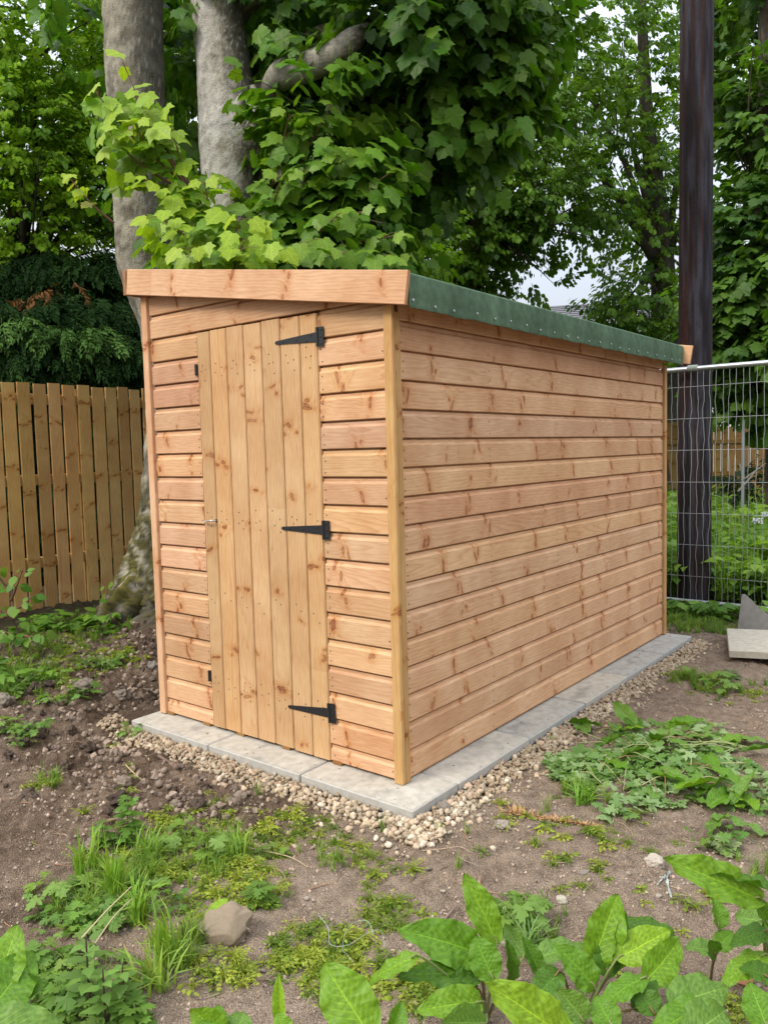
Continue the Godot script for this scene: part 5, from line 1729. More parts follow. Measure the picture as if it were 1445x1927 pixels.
func dock_leaf(parent: Node3D, base: Vector3, tip: Vector3, width: float, shape: int, tint: int, hint := Vector3(0.35, 0.8, 0.45), crown_at := Vector3.INF) -> void:
	var o := obj("leaf", dock_shapes[shape], dock_tints[tint], parent)
	var b := look_basis(tip - base, hint)
	var l := base.distance_to(tip)
	o.transform = Transform3D(Basis(b.x * width * 1.12, b.y * (l + width) * 0.5, b.z * l), base - parent.position)
	if crown_at != Vector3.INF:
		var mb := MB.new()
		var a := crown_at - parent.position
		var c := base - parent.position
		tube(mb, curve([a, a.lerp(c, 0.5) + Vector3(0, 0.02, 0), c, c + b.z * 0.02], 8), [0.0036, 0.0034, 0.0032, 0.003, 0.0028, 0.0026, 0.0024, 0.0022, 0.002], 7, Color(0.17, 0.20, 0.06) if tint != 2 else Color(0.17, 0.11, 0.05))
		obj("stalk", mb.mesh(true), mats.twig, parent)


func build_docks() -> void:
	dock_kit()
	var p := on_ground(0.912, 0.881)
	var d := thing("dock_plant", "leafy dock plant with one ragged upright leaf, left of the foreground clump", "dock plant", p, "dock plants in the foreground")
	dock_leaf(d, Vector3(0.897, 0.106, 0.800), Vector3(0.820, 0.270, 0.819), 0.0692, 0, 1, Vector3(0.75, 0.3, 0.6), p)
	dock_leaf(d, Vector3(0.897, 0.119, 0.876), Vector3(0.801, 0.226, 1.030), 0.0919, 1, 0, Vector3(0.5, 0.6, 0.7), p)
	dock_leaf(d, Vector3(0.919, 0.088, 0.913), Vector3(0.832, 0.179, 1.074), 0.0621, 3, 2, Vector3(0.4, 0.9, 0.4), p)
	dock_leaf(d, Vector3(0.957, 0.101, 0.920), Vector3(0.904, 0.186, 0.914), 0.0696, 0, 0, Vector3(0.7, 0.3, 0.7), p)
	dock_leaf(d, Vector3(0.961, 0.060, 0.856), Vector3(0.957, 0.162, 0.849), 0.0357, 4, 2, Vector3(0.9, 0.2, 0.3), p)
	dock_leaf(d, Vector3(0.849, 0.195, 1.060), Vector3(0.749, 0.158, 1.142), 0.0435, 3, 1, Vector3(0.3, 0.9, 0.3), p)
	dock_leaf(d, Vector3(0.989, 0.122, 1.020), Vector3(0.927, 0.166, 1.154), 0.0647, 1, 1, Vector3(0.5, 0.7, 0.6), p)
	dock_leaf(d, Vector3(1.022, 0.111, 1.059), Vector3(0.982, 0.171, 1.187), 0.0602, 2, 4, Vector3(0.4, 0.8, 0.5), p)
	dock_leaf(d, Vector3(0.925, 0.076, 0.935), Vector3(0.876, 0.110, 0.995), 0.0547, 2, 2, Vector3(0.3, 0.9, 0.2), p)
	dock_leaf(d, Vector3(0.941, 0.058, 0.744), Vector3(0.878, 0.110, 0.725), 0.0457, 2, 4, Vector3(0.6, 0.5, 0.5), p)

	p = on_ground(1.114, 0.796)
	d = thing("dock_plant", "tallest dense dock plant in the middle of the foreground clump", "dock plant", p, "dock plants in the foreground")
	dock_leaf(d, Vector3(1.208, 0.142, 1.037), Vector3(1.120, 0.315, 1.191), 0.0854, 0, 3, Vector3(0.45, 0.7, 0.55), p)
	dock_leaf(d, Vector3(1.044, 0.104, 0.850), Vector3(0.994, 0.183, 0.843), 0.0373, 4, 2, Vector3(0.8, 0.2, 0.5), p)
	dock_leaf(d, Vector3(1.115, 0.093, 0.731), Vector3(1.140, 0.241, 0.633), 0.0817, 2, 1, Vector3(0.6, 0.2, 0.8), p)
	dock_leaf(d, Vector3(1.154, 0.079, 0.702), Vector3(1.148, 0.221, 0.628), 0.0459, 4, 0, Vector3(0.9, 0.1, 0.5), p)
	dock_leaf(d, Vector3(1.265, 0.100, 0.548), Vector3(1.151, 0.173, 0.592), 0.0681, 3, 2, Vector3(0.4, 0.8, 0.5), p)
	dock_leaf(d, Vector3(1.170, 0.124, 0.710), Vector3(1.263, 0.180, 0.605), 0.0707, 0, 3, Vector3(0.4, 0.7, 0.6), p)
	dock_leaf(d, Vector3(1.242, 0.106, 0.731), Vector3(1.304, 0.179, 0.624), 0.0717, 1, 1, Vector3(0.5, 0.6, 0.6), p)
	dock_leaf(d, Vector3(1.164, 0.110, 0.818), Vector3(1.101, 0.211, 0.859), 0.0653, 1, 0, Vector3(0.7, 0.5, 0.6), p)
	dock_leaf(d, Vector3(0.985, 0.083, 0.771), Vector3(1.053, 0.085, 0.628), 0.0618, 0, 4, Vector3(0.2, 1.0, 0.2), p)
	dock_leaf(d, Vector3(1.154, 0.080, 0.727), Vector3(1.132, 0.150, 0.687), 0.0613, 0, 2, Vector3(0.7, 0.3, 0.6), p)
	dock_leaf(d, Vector3(1.260, 0.147, 0.764), Vector3(1.211, 0.165, 0.904), 0.0491, 3, 0, Vector3(0.2, 1.0, 0.3), p)
	dock_leaf(d, Vector3(1.101, 0.151, 0.864), Vector3(1.076, 0.132, 0.963), 0.0567, 1, 2, Vector3(0.5, 0.8, 0.4), p)
	dock_leaf(d, Vector3(1.196, 0.120, 0.946), Vector3(1.139, 0.186, 0.959), 0.0639, 2, 4, Vector3(0.6, 0.5, 0.7), p)
	dock_leaf(d, Vector3(1.252, 0.116, 0.927), Vector3(1.204, 0.165, 0.910), 0.0587, 0, 0, Vector3(0.6, 0.4, 0.7), p)
	dock_leaf(d, Vector3(1.246, 0.089, 0.807), Vector3(1.273, 0.119, 0.731), 0.0478, 2, 2, Vector3(0.4, 0.8, 0.5), p)
	dock_leaf(d, Vector3(1.115, 0.122, 0.958), Vector3(1.064, 0.156, 0.970), 0.0462, 3, 2, Vector3(0.6, 0.6, 0.5), p)

	p = on_ground(1.323, 0.642)
	d = thing("dock_plant", "broad low dock leaves at the bottom right of the foreground clump", "dock plant", p, "dock plants in the foreground")
	dock_leaf(d, Vector3(1.314, 0.107, 0.777), Vector3(1.403, 0.117, 0.629), 0.0851, 0, 4, Vector3(0.2, 0.9, 0.5), p)
	dock_leaf(d, Vector3(1.391, 0.127, 0.739), Vector3(1.326, 0.144, 0.892), 0.0655, 3, 0, Vector3(0.3, 0.9, 0.4), p)
	dock_leaf(d, Vector3(1.383, 0.131, 0.874), Vector3(1.446, 0.160, 0.769), 0.0859, 1, 4, Vector3(0.3, 0.8, 0.5), p)
	dock_leaf(d, Vector3(1.519, 0.148, 0.789), Vector3(1.474, 0.214, 0.742), 0.0675, 0, 0, Vector3(0.6, 0.4, 0.7), p)
	dock_leaf(d, Vector3(1.301, 0.104, 0.813), Vector3(1.254, 0.133, 0.796), 0.0538, 2, 2, Vector3(0.5, 0.7, 0.5), p)
	dock_leaf(d, Vector3(1.301, 0.080, 0.688), Vector3(1.279, 0.092, 0.653), 0.0445, 2, 2, Vector3(0.5, 0.7, 0.5), p)

	p = on_ground(1.413, 0.324)
	d = thing("dock_plant", "dock plant with long arching leaves reaching in from the right edge", "dock plant", p, "dock plants in the foreground")
	dock_leaf(d, Vector3(1.459, 0.311, 0.590), Vector3(1.316, 0.447, 0.767), 0.0776, 0, 1, Vector3(0.45, 0.7, 0.6), p)
	dock_leaf(d, Vector3(1.486, 0.311, 0.544), Vector3(1.363, 0.419, 0.682), 0.0550, 1, 2, Vector3(0.15, 1.0, 0.1), p)
	dock_leaf(d, Vector3(1.470, 0.239, 0.564), Vector3(1.435, 0.318, 0.583), 0.0363, 4, 0, Vector3(0.8, 0.3, 0.5), p)
	dock_leaf(d, Vector3(1.463, 0.200, 0.509), Vector3(1.404, 0.213, 0.593), 0.0492, 3, 2, Vector3(0.3, 0.9, 0.3), p)
	dock_leaf(d, Vector3(1.432, 0.160, 0.410), Vector3(1.362, 0.156, 0.427), 0.0579, 2, 4, Vector3(0.3, 0.9, 0.4), p)
	dock_leaf(d, Vector3(1.456, 0.147, 0.520), Vector3(1.389, 0.137, 0.638), 0.0538, 3, 1, Vector3(0.2, 1.0, 0.3), p)
	dock_leaf(d, Vector3(1.477, 0.124, 0.570), Vector3(1.428, 0.156, 0.605), 0.0484, 1, 2, Vector3(0.4, 0.8, 0.4), p)

	p = on_ground(1.298, 0.408)
	d = thing("dock_plant", "young upright dock shoot between the clump and the right edge", "dock plant", p, "dock plants in the foreground")
	dock_leaf(d, Vector3(1.339, 0.146, 0.485), Vector3(1.320, 0.208, 0.455), 0.0448, 4, 0, Vector3(0.8, 0.2, 0.5), p)
	dock_leaf(d, Vector3(1.342, 0.108, 0.524), Vector3(1.300, 0.146, 0.579), 0.0464, 1, 4, Vector3(0.3, 0.9, 0.4), p)
	dock_leaf(d, Vector3(1.340, 0.111, 0.513), Vector3(1.369, 0.140, 0.462), 0.0443, 0, 0, Vector3(0.4, 0.7, 0.5), p)
	dock_leaf(d, Vector3(1.349, 0.111, 0.544), Vector3(1.338, 0.168, 0.573), 0.0383, 2, 2, Vector3(0.6, 0.5, 0.5), p)

	p = on_ground(0.747, 1.118)
	d = thing("dock_plant", "large single green dock leaf rising from the bottom edge, left of the clump", "dock plant", p, "dock plants in the foreground")
	dock_leaf(d, Vector3(0.868, 0.127, 1.256), Vector3(0.741, 0.248, 1.268), 0.1026, 0, 1, Vector3(0.5, 0.5, 0.75), p)
	dock_leaf(d, Vector3(0.885, 0.117, 1.218), Vector3(0.879, 0.164, 1.167), 0.0384, 4, 0, Vector3(0.7, 0.3, 0.6), p)
	p = on_ground(0.462, 1.288)
	d = thing("dock_plant", "small dock leaves poking up from the middle of the bottom edge", "dock plant", p, "dock plants in the foreground")
	dock_leaf(d, Vector3(0.583, 0.091, 1.408), Vector3(0.509, 0.147, 1.436), 0.0639, 2, 1, Vector3(0.4, 0.6, 0.7), p)
	dock_leaf(d, Vector3(0.597, 0.091, 1.397), Vector3(0.585, 0.124, 1.352), 0.0578, 1, 4, Vector3(0.4, 0.6, 0.7), p)
	dock_leaf(d, Vector3(0.576, 0.112, 1.437), Vector3(0.537, 0.149, 1.388), 0.0502, 3, 0, Vector3(0.5, 0.5, 0.7), p)
	dock_leaf(d, Vector3(0.640, 0.069, 1.301), Vector3(0.597, 0.162, 1.262), 0.0263, 4, 3, Vector3(0.6, 0.2, 0.7), p)
	dock_leaf(d, Vector3(0.691, 0.082, 1.324), Vector3(0.653, 0.131, 1.324), 0.0411, 0, 1, Vector3(0.5, 0.6, 0.6), p)
	p = on_ground(-0.146, 1.590)
	d = thing("dock_plant", "big spotted dock leaves in the bottom left corner", "dock plant", p, "dock plants in the foreground")
	dock_leaf(d, Vector3(0.140, 0.143, 1.690), Vector3(0.104, 0.279, 1.615), 0.0885, 0, 1, Vector3(0.6, 0.2, 0.8), p)
	dock_leaf(d, Vector3(0.167, 0.152, 1.706), Vector3(0.159, 0.230, 1.602), 0.0987, 1, 0, Vector3(0.55, 0.5, 0.65), p)
	dock_leaf(d, Vector3(0.237, 0.190, 1.774), Vector3(0.379, 0.192, 1.662), 0.0805, 3, 4, Vector3(0.3, 0.9, 0.4), p)
	dock_leaf(d, Vector3(0.112, 0.147, 1.674), Vector3(0.210, 0.181, 1.618), 0.0598, 1, 2, Vector3(0.4, 0.8, 0.5), p)


func leafy_stem(called: String, label: String, category: String, at: Vector3, height: float, kind: String, leaves: int, size: float, tint: Color, stem: Color, lean := Vector3.ZERO, group := "") -> void:
	# an upright weed: a stem with opposite leaves that get smaller upwards
	var d := thing(called, label, category, at, group)
	var mb := MB.new()
	tube(mb, curve([Vector3.ZERO, lean * 0.3 + Vector3(0, height * 0.5, 0), lean + Vector3(0, height, 0)], 8), [0.0034, 0.0032, 0.003, 0.0028, 0.0026, 0.0024, 0.0022, 0.002, 0.0015], 7, stem)
	obj("stem", mb.mesh(true), mats.twig, d)
	var m := tinted("leaf", "weed_leaf", tint)
	var m2 := tinted("leaf", "weed_leaf_light", tint * 1.35)
	var lm := leaf_mesh(kind)
	for k in leaves:
		var q := (k / 2 + 1.0) / (leaves / 2 + 1.0)
		var an := (k % 2) * PI + (k / 2) * 1.4 + rng.randf_range(-0.4, 0.4)
		var dir := Vector3(cos(an), rng.randf_range(-0.45, 0.25) + 0.3 * q, sin(an))
		var root := Vector3(0, height * q, 0) + lean * q * q + Vector3(cos(an), 0.3, sin(an)) * size * 0.18
		var s := size * (1.15 - 0.55 * q) * rng.randf_range(0.85, 1.15)
		var o := obj("leaf", lm, m if rng.randf() < 0.6 else m2, d)
		var b := look_basis(dir, Vector3.UP)
		o.transform = Transform3D(Basis(b.x * s, b.y * s, b.z * s), root)


func big_tuft(label: String, at: Vector3, blades: int, h: float, spread: float, seed_: int, tint: Color) -> void:
	var m := tinted("grass_blade", "tuft_grass", tint)
	var d := thing("grass_tuft", label, "grass tuft", at, "grass tufts on the soil")
	for k in 4:
		var o := obj("blades", blade_tuft(seed_ + k, blades / 4, h * rng.randf_range(0.85, 1.25), spread, 0.0048), m, d)
		o.position = Vector3(rng.randf_range(-0.03, 0.03), 0, rng.randf_range(-0.03, 0.03))


func build_weeds() -> void:
	big_tuft("tall upright grass tuft left of the brown rock, the biggest on the soil", on_ground(-0.326, 1.098), 60, 0.22, 0.06, 820, Color(0.26, 0.44, 0.06))
	big_tuft("grass tuft standing nearest the brown rock on its left", on_ground(0.062, 1.176), 44, 0.20, 0.08, 830, Color(0.28, 0.44, 0.065))
	big_tuft("wide grass tuft behind the tall one in the left foreground", on_ground(-0.464, 0.872), 56, 0.15, 0.08, 840, Color(0.22, 0.38, 0.06))
	big_tuft("wispy grass tuft at the left edge of the weeds, beside the bare dug soil", on_ground(-0.513, 1.077), 36, 0.20, 0.05, 890, Color(0.27, 0.45, 0.06))
	big_tuft("leaning grass tuft in the middle of the left foreground weeds", on_ground(-0.181, 1.100), 44, 0.19, 0.09, 900, Color(0.24, 0.42, 0.055))
	big_tuft("sparse pale grass tuft between the nettles and the brown rock", on_ground(0.140, 1.282), 40, 0.16, 0.10, 910, Color(0.30, 0.43, 0.08))
	big_tuft("thin grass tuft between the brown rock and the gravel", on_ground(-0.203, 0.685), 28, 0.14, 0.06, 850, Color(0.26, 0.42, 0.06))
	big_tuft("fresh grass tuft at the edge of the gravel beside the weed heap", on_ground(0.608, -0.366), 44, 0.10, 0.09, 860, Color(0.22, 0.42, 0.06))
	big_tuft("grey-green grass tuft behind the foreground docks", on_ground(0.866, 0.561), 44, 0.09, 0.09, 870, Color(0.2, 0.34, 0.10))
	big_tuft("lone bright tuft on the bare soil before the spare slab", on_ground(0.402, -2.297), 40, 0.08, 0.09, 880, Color(0.26, 0.45, 0.055))
	leafy_stem("groundsel", "tall bright groundsel plant standing on the soil left of the shed door", "weed", on_ground(-0.622, 0.844), 0.17, "buttercup", 20, 0.062, Color(0.13, 0.25, 0.04), Color(0.12, 0.18, 0.05))
	leafy_stem("groundsel", "lower groundsel plant just left of the tall bright one", "weed", on_ground(-0.664, 0.922), 0.09, "buttercup", 12, 0.055, Color(0.13, 0.24, 0.045), Color(0.12, 0.18, 0.05))
	leafy_stem("nettle_plant", "tallest nettle with dark red stem in the bottom left foreground", "nettle", on_ground(0.076, 1.427), 0.20, "nettle", 18, 0.058, Color(0.15, 0.26, 0.06), Color(0.07, 0.03, 0.03))
	leafy_stem("nettle_plant", "middle nettle of the three in the bottom left foreground", "nettle", on_ground(0.151, 1.430), 0.15, "nettle", 18, 0.052, Color(0.17, 0.30, 0.065), Color(0.07, 0.03, 0.03))
	leafy_stem("nettle_plant", "right nettle of the three in the bottom left foreground", "nettle", on_ground(0.165, 1.385), 0.14, "nettle", 16, 0.05, Color(0.15, 0.26, 0.055), Color(0.07, 0.03, 0.03))
	for q in [[on_ground(0.210, 1.386), "bright lobed buttercup plant at the bottom edge beside the nettles", 0.06], [on_ground(-0.009, 1.465), "bright buttercup plant between the corner dock and the nettles", 0.08], [on_ground(-0.188, 1.442), "low buttercup plant behind the corner dock leaves", 0.06], [on_ground(-0.284, 1.242), "dull green cranesbill plant below the tall grass tuft", 0.05], [on_ground(0.076, 0.844), "light green seedling plant beside the right of the brown rock", 0.06]]:
		leafy_stem("buttercup_plant", q[1], "weed", q[0], q[2], "buttercup", 12, 0.06, Color(0.15, 0.27, 0.045), Color(0.15, 0.2, 0.06))
	leafy_stem("silvery_weed", "small pale silvery-leaved weed on the bare soil at the right", "weed", on_ground(1.128, -0.353), 0.03, "buttercup", 12, 0.06, Color(0.24, 0.30, 0.13), Color(0.2, 0.24, 0.1))
	leafy_stem("pale_weed", "pale grey-green weed in front of the spare slab", "weed", on_ground(0.595, -2.423), 0.04, "ovate", 14, 0.08, Color(0.19, 0.25, 0.10), Color(0.2, 0.24, 0.1))
	# sapling by the fence
	var at := on_ground(-2.975, -0.038)
	var sap := thing("sapling", "thin leafy sapling growing in front of the picket fence at the left", "sapling", at)
	var lm := [leaf_mesh("ovate")]
	var st := MB.new()
	tube(st, curve([Vector3.ZERO, Vector3(-3.270, 0.116, -0.150) - at, Vector3(-3.354, 0.332, -0.104) - at, Vector3(-3.348, 0.597, -0.136) - at], 9), [0.008, 0.0075, 0.007, 0.0065, 0.006, 0.0055, 0.005, 0.004, 0.003, 0.002], 7, Color(0.08, 0.05, 0.035))
	obj("stem", st.mesh(true), mats.twig, sap)
	var tints := [tinted("leaf", "sapling_leaf", Color(0.10, 0.24, 0.022)), tinted("leaf", "sapling_leaf_bright", Color(0.17, 0.30, 0.04))]
	for q in [[Vector3(-3.294, 0.170, -0.136), Vector3(-3.073, 0.188, -0.185)], [Vector3(-3.325, 0.278, -0.122), Vector3(-3.468, 0.406, -0.022)], [Vector3(-3.351, 0.402, -0.114), Vector3(-3.195, 0.634, -0.132)], [Vector3(-3.358, 0.474, -0.115), Vector3(-3.446, 0.618, -0.060)], [Vector3(-3.279, 0.134, -0.144), Vector3(-3.180, 0.234, 0.023)], [Vector3(-3.340, 0.331, -0.115), Vector3(-3.149, 0.434, -0.149)]]:
		shoot(sap, q[0] - at, q[1] - at, 4, 0.085, lm, tints, 0.1)
	at = on_ground(-3.179, -0.669)
	sap = thing("elder_seedling", "broad-leaved elder seedling between the fence and the mossy trunk foot", "sapling", at)
	for q in [[Vector3(-3.503, 0.060, -0.855), Vector3(-3.465, 0.380, -0.917)], [Vector3(-3.517, 0.000, -0.838), Vector3(-3.539, 0.125, -0.705)], [Vector3(-3.486, 0.019, -0.864), Vector3(-3.308, 0.197, -0.895)]]:
		shoot(sap, q[0] - at, q[1] - at, 3, 0.11, lm, tints, 0.2)
	# heap of pulled weeds to the right of the gravel
	at = on_ground(0.691, -0.897)
	var heap := thing("weed_heap", "heap of pulled weeds and wilting dock leaves lying right of the gravel", "weed heap", at)
	for k in 44:
		var an := rng.randf() * TAU
		var rr := sqrt(rng.randf())
		var c := Vector3(cos(an) * rr * 0.42 + 0.10 * sin(an) + 0.06, 0, sin(an) * rr * 0.50)
		c.y = gh(at.x + c.x, at.z + c.z) - at.y + 0.025 + 0.075 * (1.0 - rr) * rng.randf()
		var dr := Vector3(rng.randf_range(-1, 1), rng.randf_range(0.0, 0.25), rng.randf_range(-1, 1)).normalized()
		var l := rng.randf_range(0.10, 0.21)
		dock_leaf(heap, at + c, at + c + dr * l, l * rng.randf_range(0.3, 0.42), rng.randi_range(0, 3), [0, 4, 4, 2, 1][k % 5], Vector3(rng.randf_range(-0.4, 0.4), 1, rng.randf_range(-0.4, 0.4)))
	var stems := MB.new()
	for k in 46:
		var an := rng.randf() * TAU
		var rr := sqrt(rng.randf())
		var c := Vector3(cos(an) * rr * 0.34, 0.05 * (1.0 - rr * 0.6) + 0.01, sin(an) * rr * 0.42)
		var dr := Vector3(rng.randf_range(-1, 1), rng.randf_range(-0.1, 0.18), rng.randf_range(-1, 1)).normalized() * rng.randf_range(0.05, 0.16)
		tube(stems, [c - dr, c + Vector3(0, 0.02, 0), c + dr], [0.0025, 0.0025, 0.0015], 5, [Color(0.24, 0.28, 0.10), Color(0.30, 0.30, 0.14), Color(0.20, 0.11, 0.06)][k % 3])
	obj("stems", stems.mesh(true), mats.twig, heap).set_meta("kind", "stuff")
	var xs := []
	var cs := []
	for k in 900:
		var an := rng.randf() * TAU
		var rr := pow(rng.randf(), 0.55)
		var c := Vector3(cos(an) * rr * (0.44 + 0.16 * sin(an * 3.0 + 1.0)) + 0.05, 0, sin(an) * rr * (0.5 + 0.14 * cos(an * 4.0)))
		if k > 620:
			c = Vector3(-0.22 + cos(an) * rr * 0.14, 0, 0.24 + sin(an) * rr * 0.16)
		if slab_gap(at.x + c.x, at.z + c.z) < 0.1:
			continue
		c.y = gh(at.x + c.x, at.z + c.z) - at.y + 0.01 + 0.06 * (1.0 - rr) * rng.randf() + 0.012 * rng.randf()
		var b := look_basis(Vector3(rng.randf_range(-1, 1), rng.randf_range(-0.3, 0.3), rng.randf_range(-1, 1)), Vector3(rng.randf_range(-0.7, 0.7), 1, rng.randf_range(-0.7, 0.7))).scaled(Vector3.ONE * rng.randf_range(0.03, 0.065))
		xs.append(Transform3D(b, c))
		cs.append(Color(0.14, 0.28, 0.055).lerp(Color(0.42, 0.55, 0.27), pow(rng.randf(), 1.2)))
	many("lobed_leaves", leaf_mesh("buttercup"), mats.leaf, xs, cs, heap)


# ---------------------------------------------------------------- stones and odds and ends
func stone(called: String, label: String, at: Vector3, r: Vector3, col: Color, seed_: int, rough := 0.35, turn := Vector3.ZERO, level := 4) -> void:
	var mb := MB.new()
	lump(mb, r, rough, seed_, col, level)
	var o := obj(called, mb.mesh(true), mats.stone)
	o.position = at
	o.rotation = turn
	tag(o, label, "rock" if r.x > 0.05 else "stone")


func build_stones() -> void:
	# the brown rock: cut facets rather than a pebble
	var mb := MB.new()
	lump(mb, Vector3(0.085, 0.056, 0.062), 0.30, 17, Color(0.30, 0.235, 0.165), 4)
	for k in mb.v.size():
		for pl in [[Vector3(0.2, 0.75, 0.55), 0.040], [Vector3(0.75, 0.35, 0.5), 0.055], [Vector3(-0.8, 0.5, 0.2), 0.060], [Vector3(0.1, 0.2, 0.95), 0.050], [Vector3(-0.35, 0.2, 0.85), 0.054]]:
			var n: Vector3 = pl[0].normalized()
			var over: float = mb.v[k].dot(n) - pl[1]
			if over > 0.0:
				mb.v[k] -= n * over * 0.9
	var o := obj("rock", mb.mesh(true), mats.stone)
	o.position = on_ground(0.118, 1.021, 0.028)
	o.rotation = Vector3(0.2, 0.5, 0.42)
	tag(o, "angular brown rock lying among the weeds in the left foreground", "rock")
	var lf := obj("fallen_leaf", dock_shapes[0], dock_tints[3])
	var lb := look_basis(Vector3(0.5, 0.55, -0.35), Vector3(0.1, 0.8, 0.5))
	lf.transform = Transform3D(Basis(lb.x * 0.042, lb.y * 0.06, lb.z * 0.092), Vector3(0.041, -0.022, 1.030))
	tag(lf, "small bright green leaf resting on the brown rock", "leaf")
	stone("pale_stone", "pale rounded stone alone on the trodden soil at the right", on_ground(0.981, -0.083, 0.008), Vector3(0.030, 0.022, 0.026), Color(0.50, 0.44, 0.38), 3, 0.3)
	stone("pale_stone", "grey-white stone with a dark spot behind the ragged dock leaf", on_ground(0.795, 0.560, 0.014), Vector3(0.022, 0.030, 0.022), Color(0.40, 0.37, 0.33), 4, 0.3)
	stone("pale_stone", "small white oval stone on the soil behind the dock clump", on_ground(0.822, 0.281, 0.006), Vector3(0.019, 0.013, 0.015), Color(0.50, 0.46, 0.38), 6, 0.2)
	stone("grey_stone", "flat greyish stone on the soil near the brown dead frond", on_ground(0.447, -0.013, 0.006), Vector3(0.028, 0.02, 0.024), Color(0.34, 0.29, 0.25), 7, 0.5)
	stone("grey_stone", "dark rounded cobble lying in the gravel at the near corner", on_ground(0.192, -0.000, 0.014), Vector3(0.030, 0.026, 0.027), Color(0.24, 0.20, 0.17), 8, 0.25)
	stone("white_pebble", "tiny white pebble alone on the soil in front of the gravel corner", on_ground(0.497, 0.142, 0.004), Vector3(0.012, 0.009, 0.010), Color(0.6, 0.53, 0.42), 9, 0.2)
	stone("brown_stone", "rounded brown stone before the gravel, right one of a spaced pair", on_ground(-0.728, 0.556, 0.012), Vector3(0.024, 0.022, 0.022), Color(0.24, 0.19, 0.15), 10, 0.35)
	stone("brown_stone", "larger brown stone beside pale straw, left of the tall groundsel", on_ground(-1.034, 0.586, 0.012), Vector3(0.032, 0.024, 0.028), Color(0.23, 0.18, 0.145), 11, 0.35)
	stone("brown_stone", "rounded stone of a close pair below the slab front, right one", on_ground(-0.528, 0.392, 0.008), Vector3(0.03, 0.02, 0.026), Color(0.25, 0.20, 0.155), 12, 0.35)
	stone("brown_stone", "rounded stone of a close pair below the slab front, left one", on_ground(-0.575, 0.413, 0.006), Vector3(0.022, 0.015, 0.022), Color(0.22, 0.175, 0.14), 13, 0.35)
	stone("brown_stone", "brown stone half hidden by grass, left of the tall groundsel", on_ground(-0.691, 0.942, 0.012), Vector3(0.03, 0.024, 0.028), Color(0.24, 0.19, 0.15), 14, 0.35)
	stone("grey_stone", "grey stone by the left end of the slab, against the shed post", on_ground(-2.289, -0.460, 0.02), Vector3(0.045, 0.045, 0.04), Color(0.22, 0.195, 0.165), 15, 0.35)
	stone("grey_stone", "large soil-covered stone on the left, among the clods", on_ground(-2.194, 0.070, 0.015), Vector3(0.06, 0.035, 0.05), Color(0.20, 0.165, 0.13), 16, 0.45)
	stone("grey_stone", "grey stone close to the left edge on the dug soil", on_ground(-2.422, 0.409, 0.012), Vector3(0.045, 0.04, 0.04), Color(0.24, 0.205, 0.165), 18, 0.4)
	stone("grey_stone", "clod-like stone nearest the shed on the dug soil at the left", on_ground(-1.994, -0.041, 0.01), Vector3(0.045, 0.028, 0.04), Color(0.19, 0.155, 0.125), 19, 0.45)
	stone("pink_stone", "pinkish flat stone on the soil in front of the door slabs", on_ground(-0.202, 0.593, 0.004), Vector3(0.02, 0.012, 0.016), Color(0.38, 0.27, 0.22), 20, 0.5)
	stone("brown_stone", "stone at the foot of the gravel below the door, half buried", on_ground(-0.526, 0.231, 0.006), Vector3(0.026, 0.018, 0.022), Color(0.23, 0.19, 0.15), 21, 0.35)
	# dug clods on the left, too many and too alike to tell apart
	var shapes := []
	for s in 3:
		mb = MB.new()
		lump(mb, Vector3(1, 0.7, 0.85), 0.75, 60 + s, Color.WHITE, 3)
		shapes.append(mb.mesh(true))
	var xs := [[], [], []]
	var cs := [[], [], []]
	for k in 200:
		var x := rng.randf_range(-3.2, -0.1)
		var z := rng.randf_range(-0.9, 0.9)
		if slab_gap(x, z) < 0.18 or rng.randf() > 0.25 + 0.75 * sstep(-0.6, -1.6, x):
			continue
		var r := 0.010 + 0.032 * pow(rng.randf(), 3.0)
		var q := rng.randi_range(0, 2)
		xs[q].append(Transform3D(Basis.from_euler(Vector3(rng.randf() * 6.0, rng.randf() * 6.0, rng.randf() * 6.0)).scaled(Vector3.ONE * r), on_ground(x, z, r * 0.15)))
		var g := rng.randf_range(0.8, 1.35)
		cs[q].append(Color(0.20 * g, 0.152 * g, 0.12 * g))
	for q in 3:
		many("soil_clods", shapes[q], mats.soil, xs[q], cs[q], self, "dark lumps of dug soil left of the shed")


func rod(called: String, label: String, category: String, keys: Array, r: float, col: Color, mat: Material) -> void:
	var mb := MB.new()
	var n := keys.size() * 5
	var pts := curve(keys, n)
	var rad := []
	for k in n + 1:
		rad.append(r * (1.0 - 0.5 * k / n))
	var base: Vector3 = keys[0]
	tube(mb, rel(pts, base), rad, 7, col)
	var o := obj(called, mb.mesh(true), mat)
	o.position = base
	tag(o, label, category)


func lay(a: Array, lift := 0.006) -> Array:
	var out := []
	for k in range(0, a.size(), 2):
		out.append(on_ground(a[k], a[k + 1], lift))
	return out


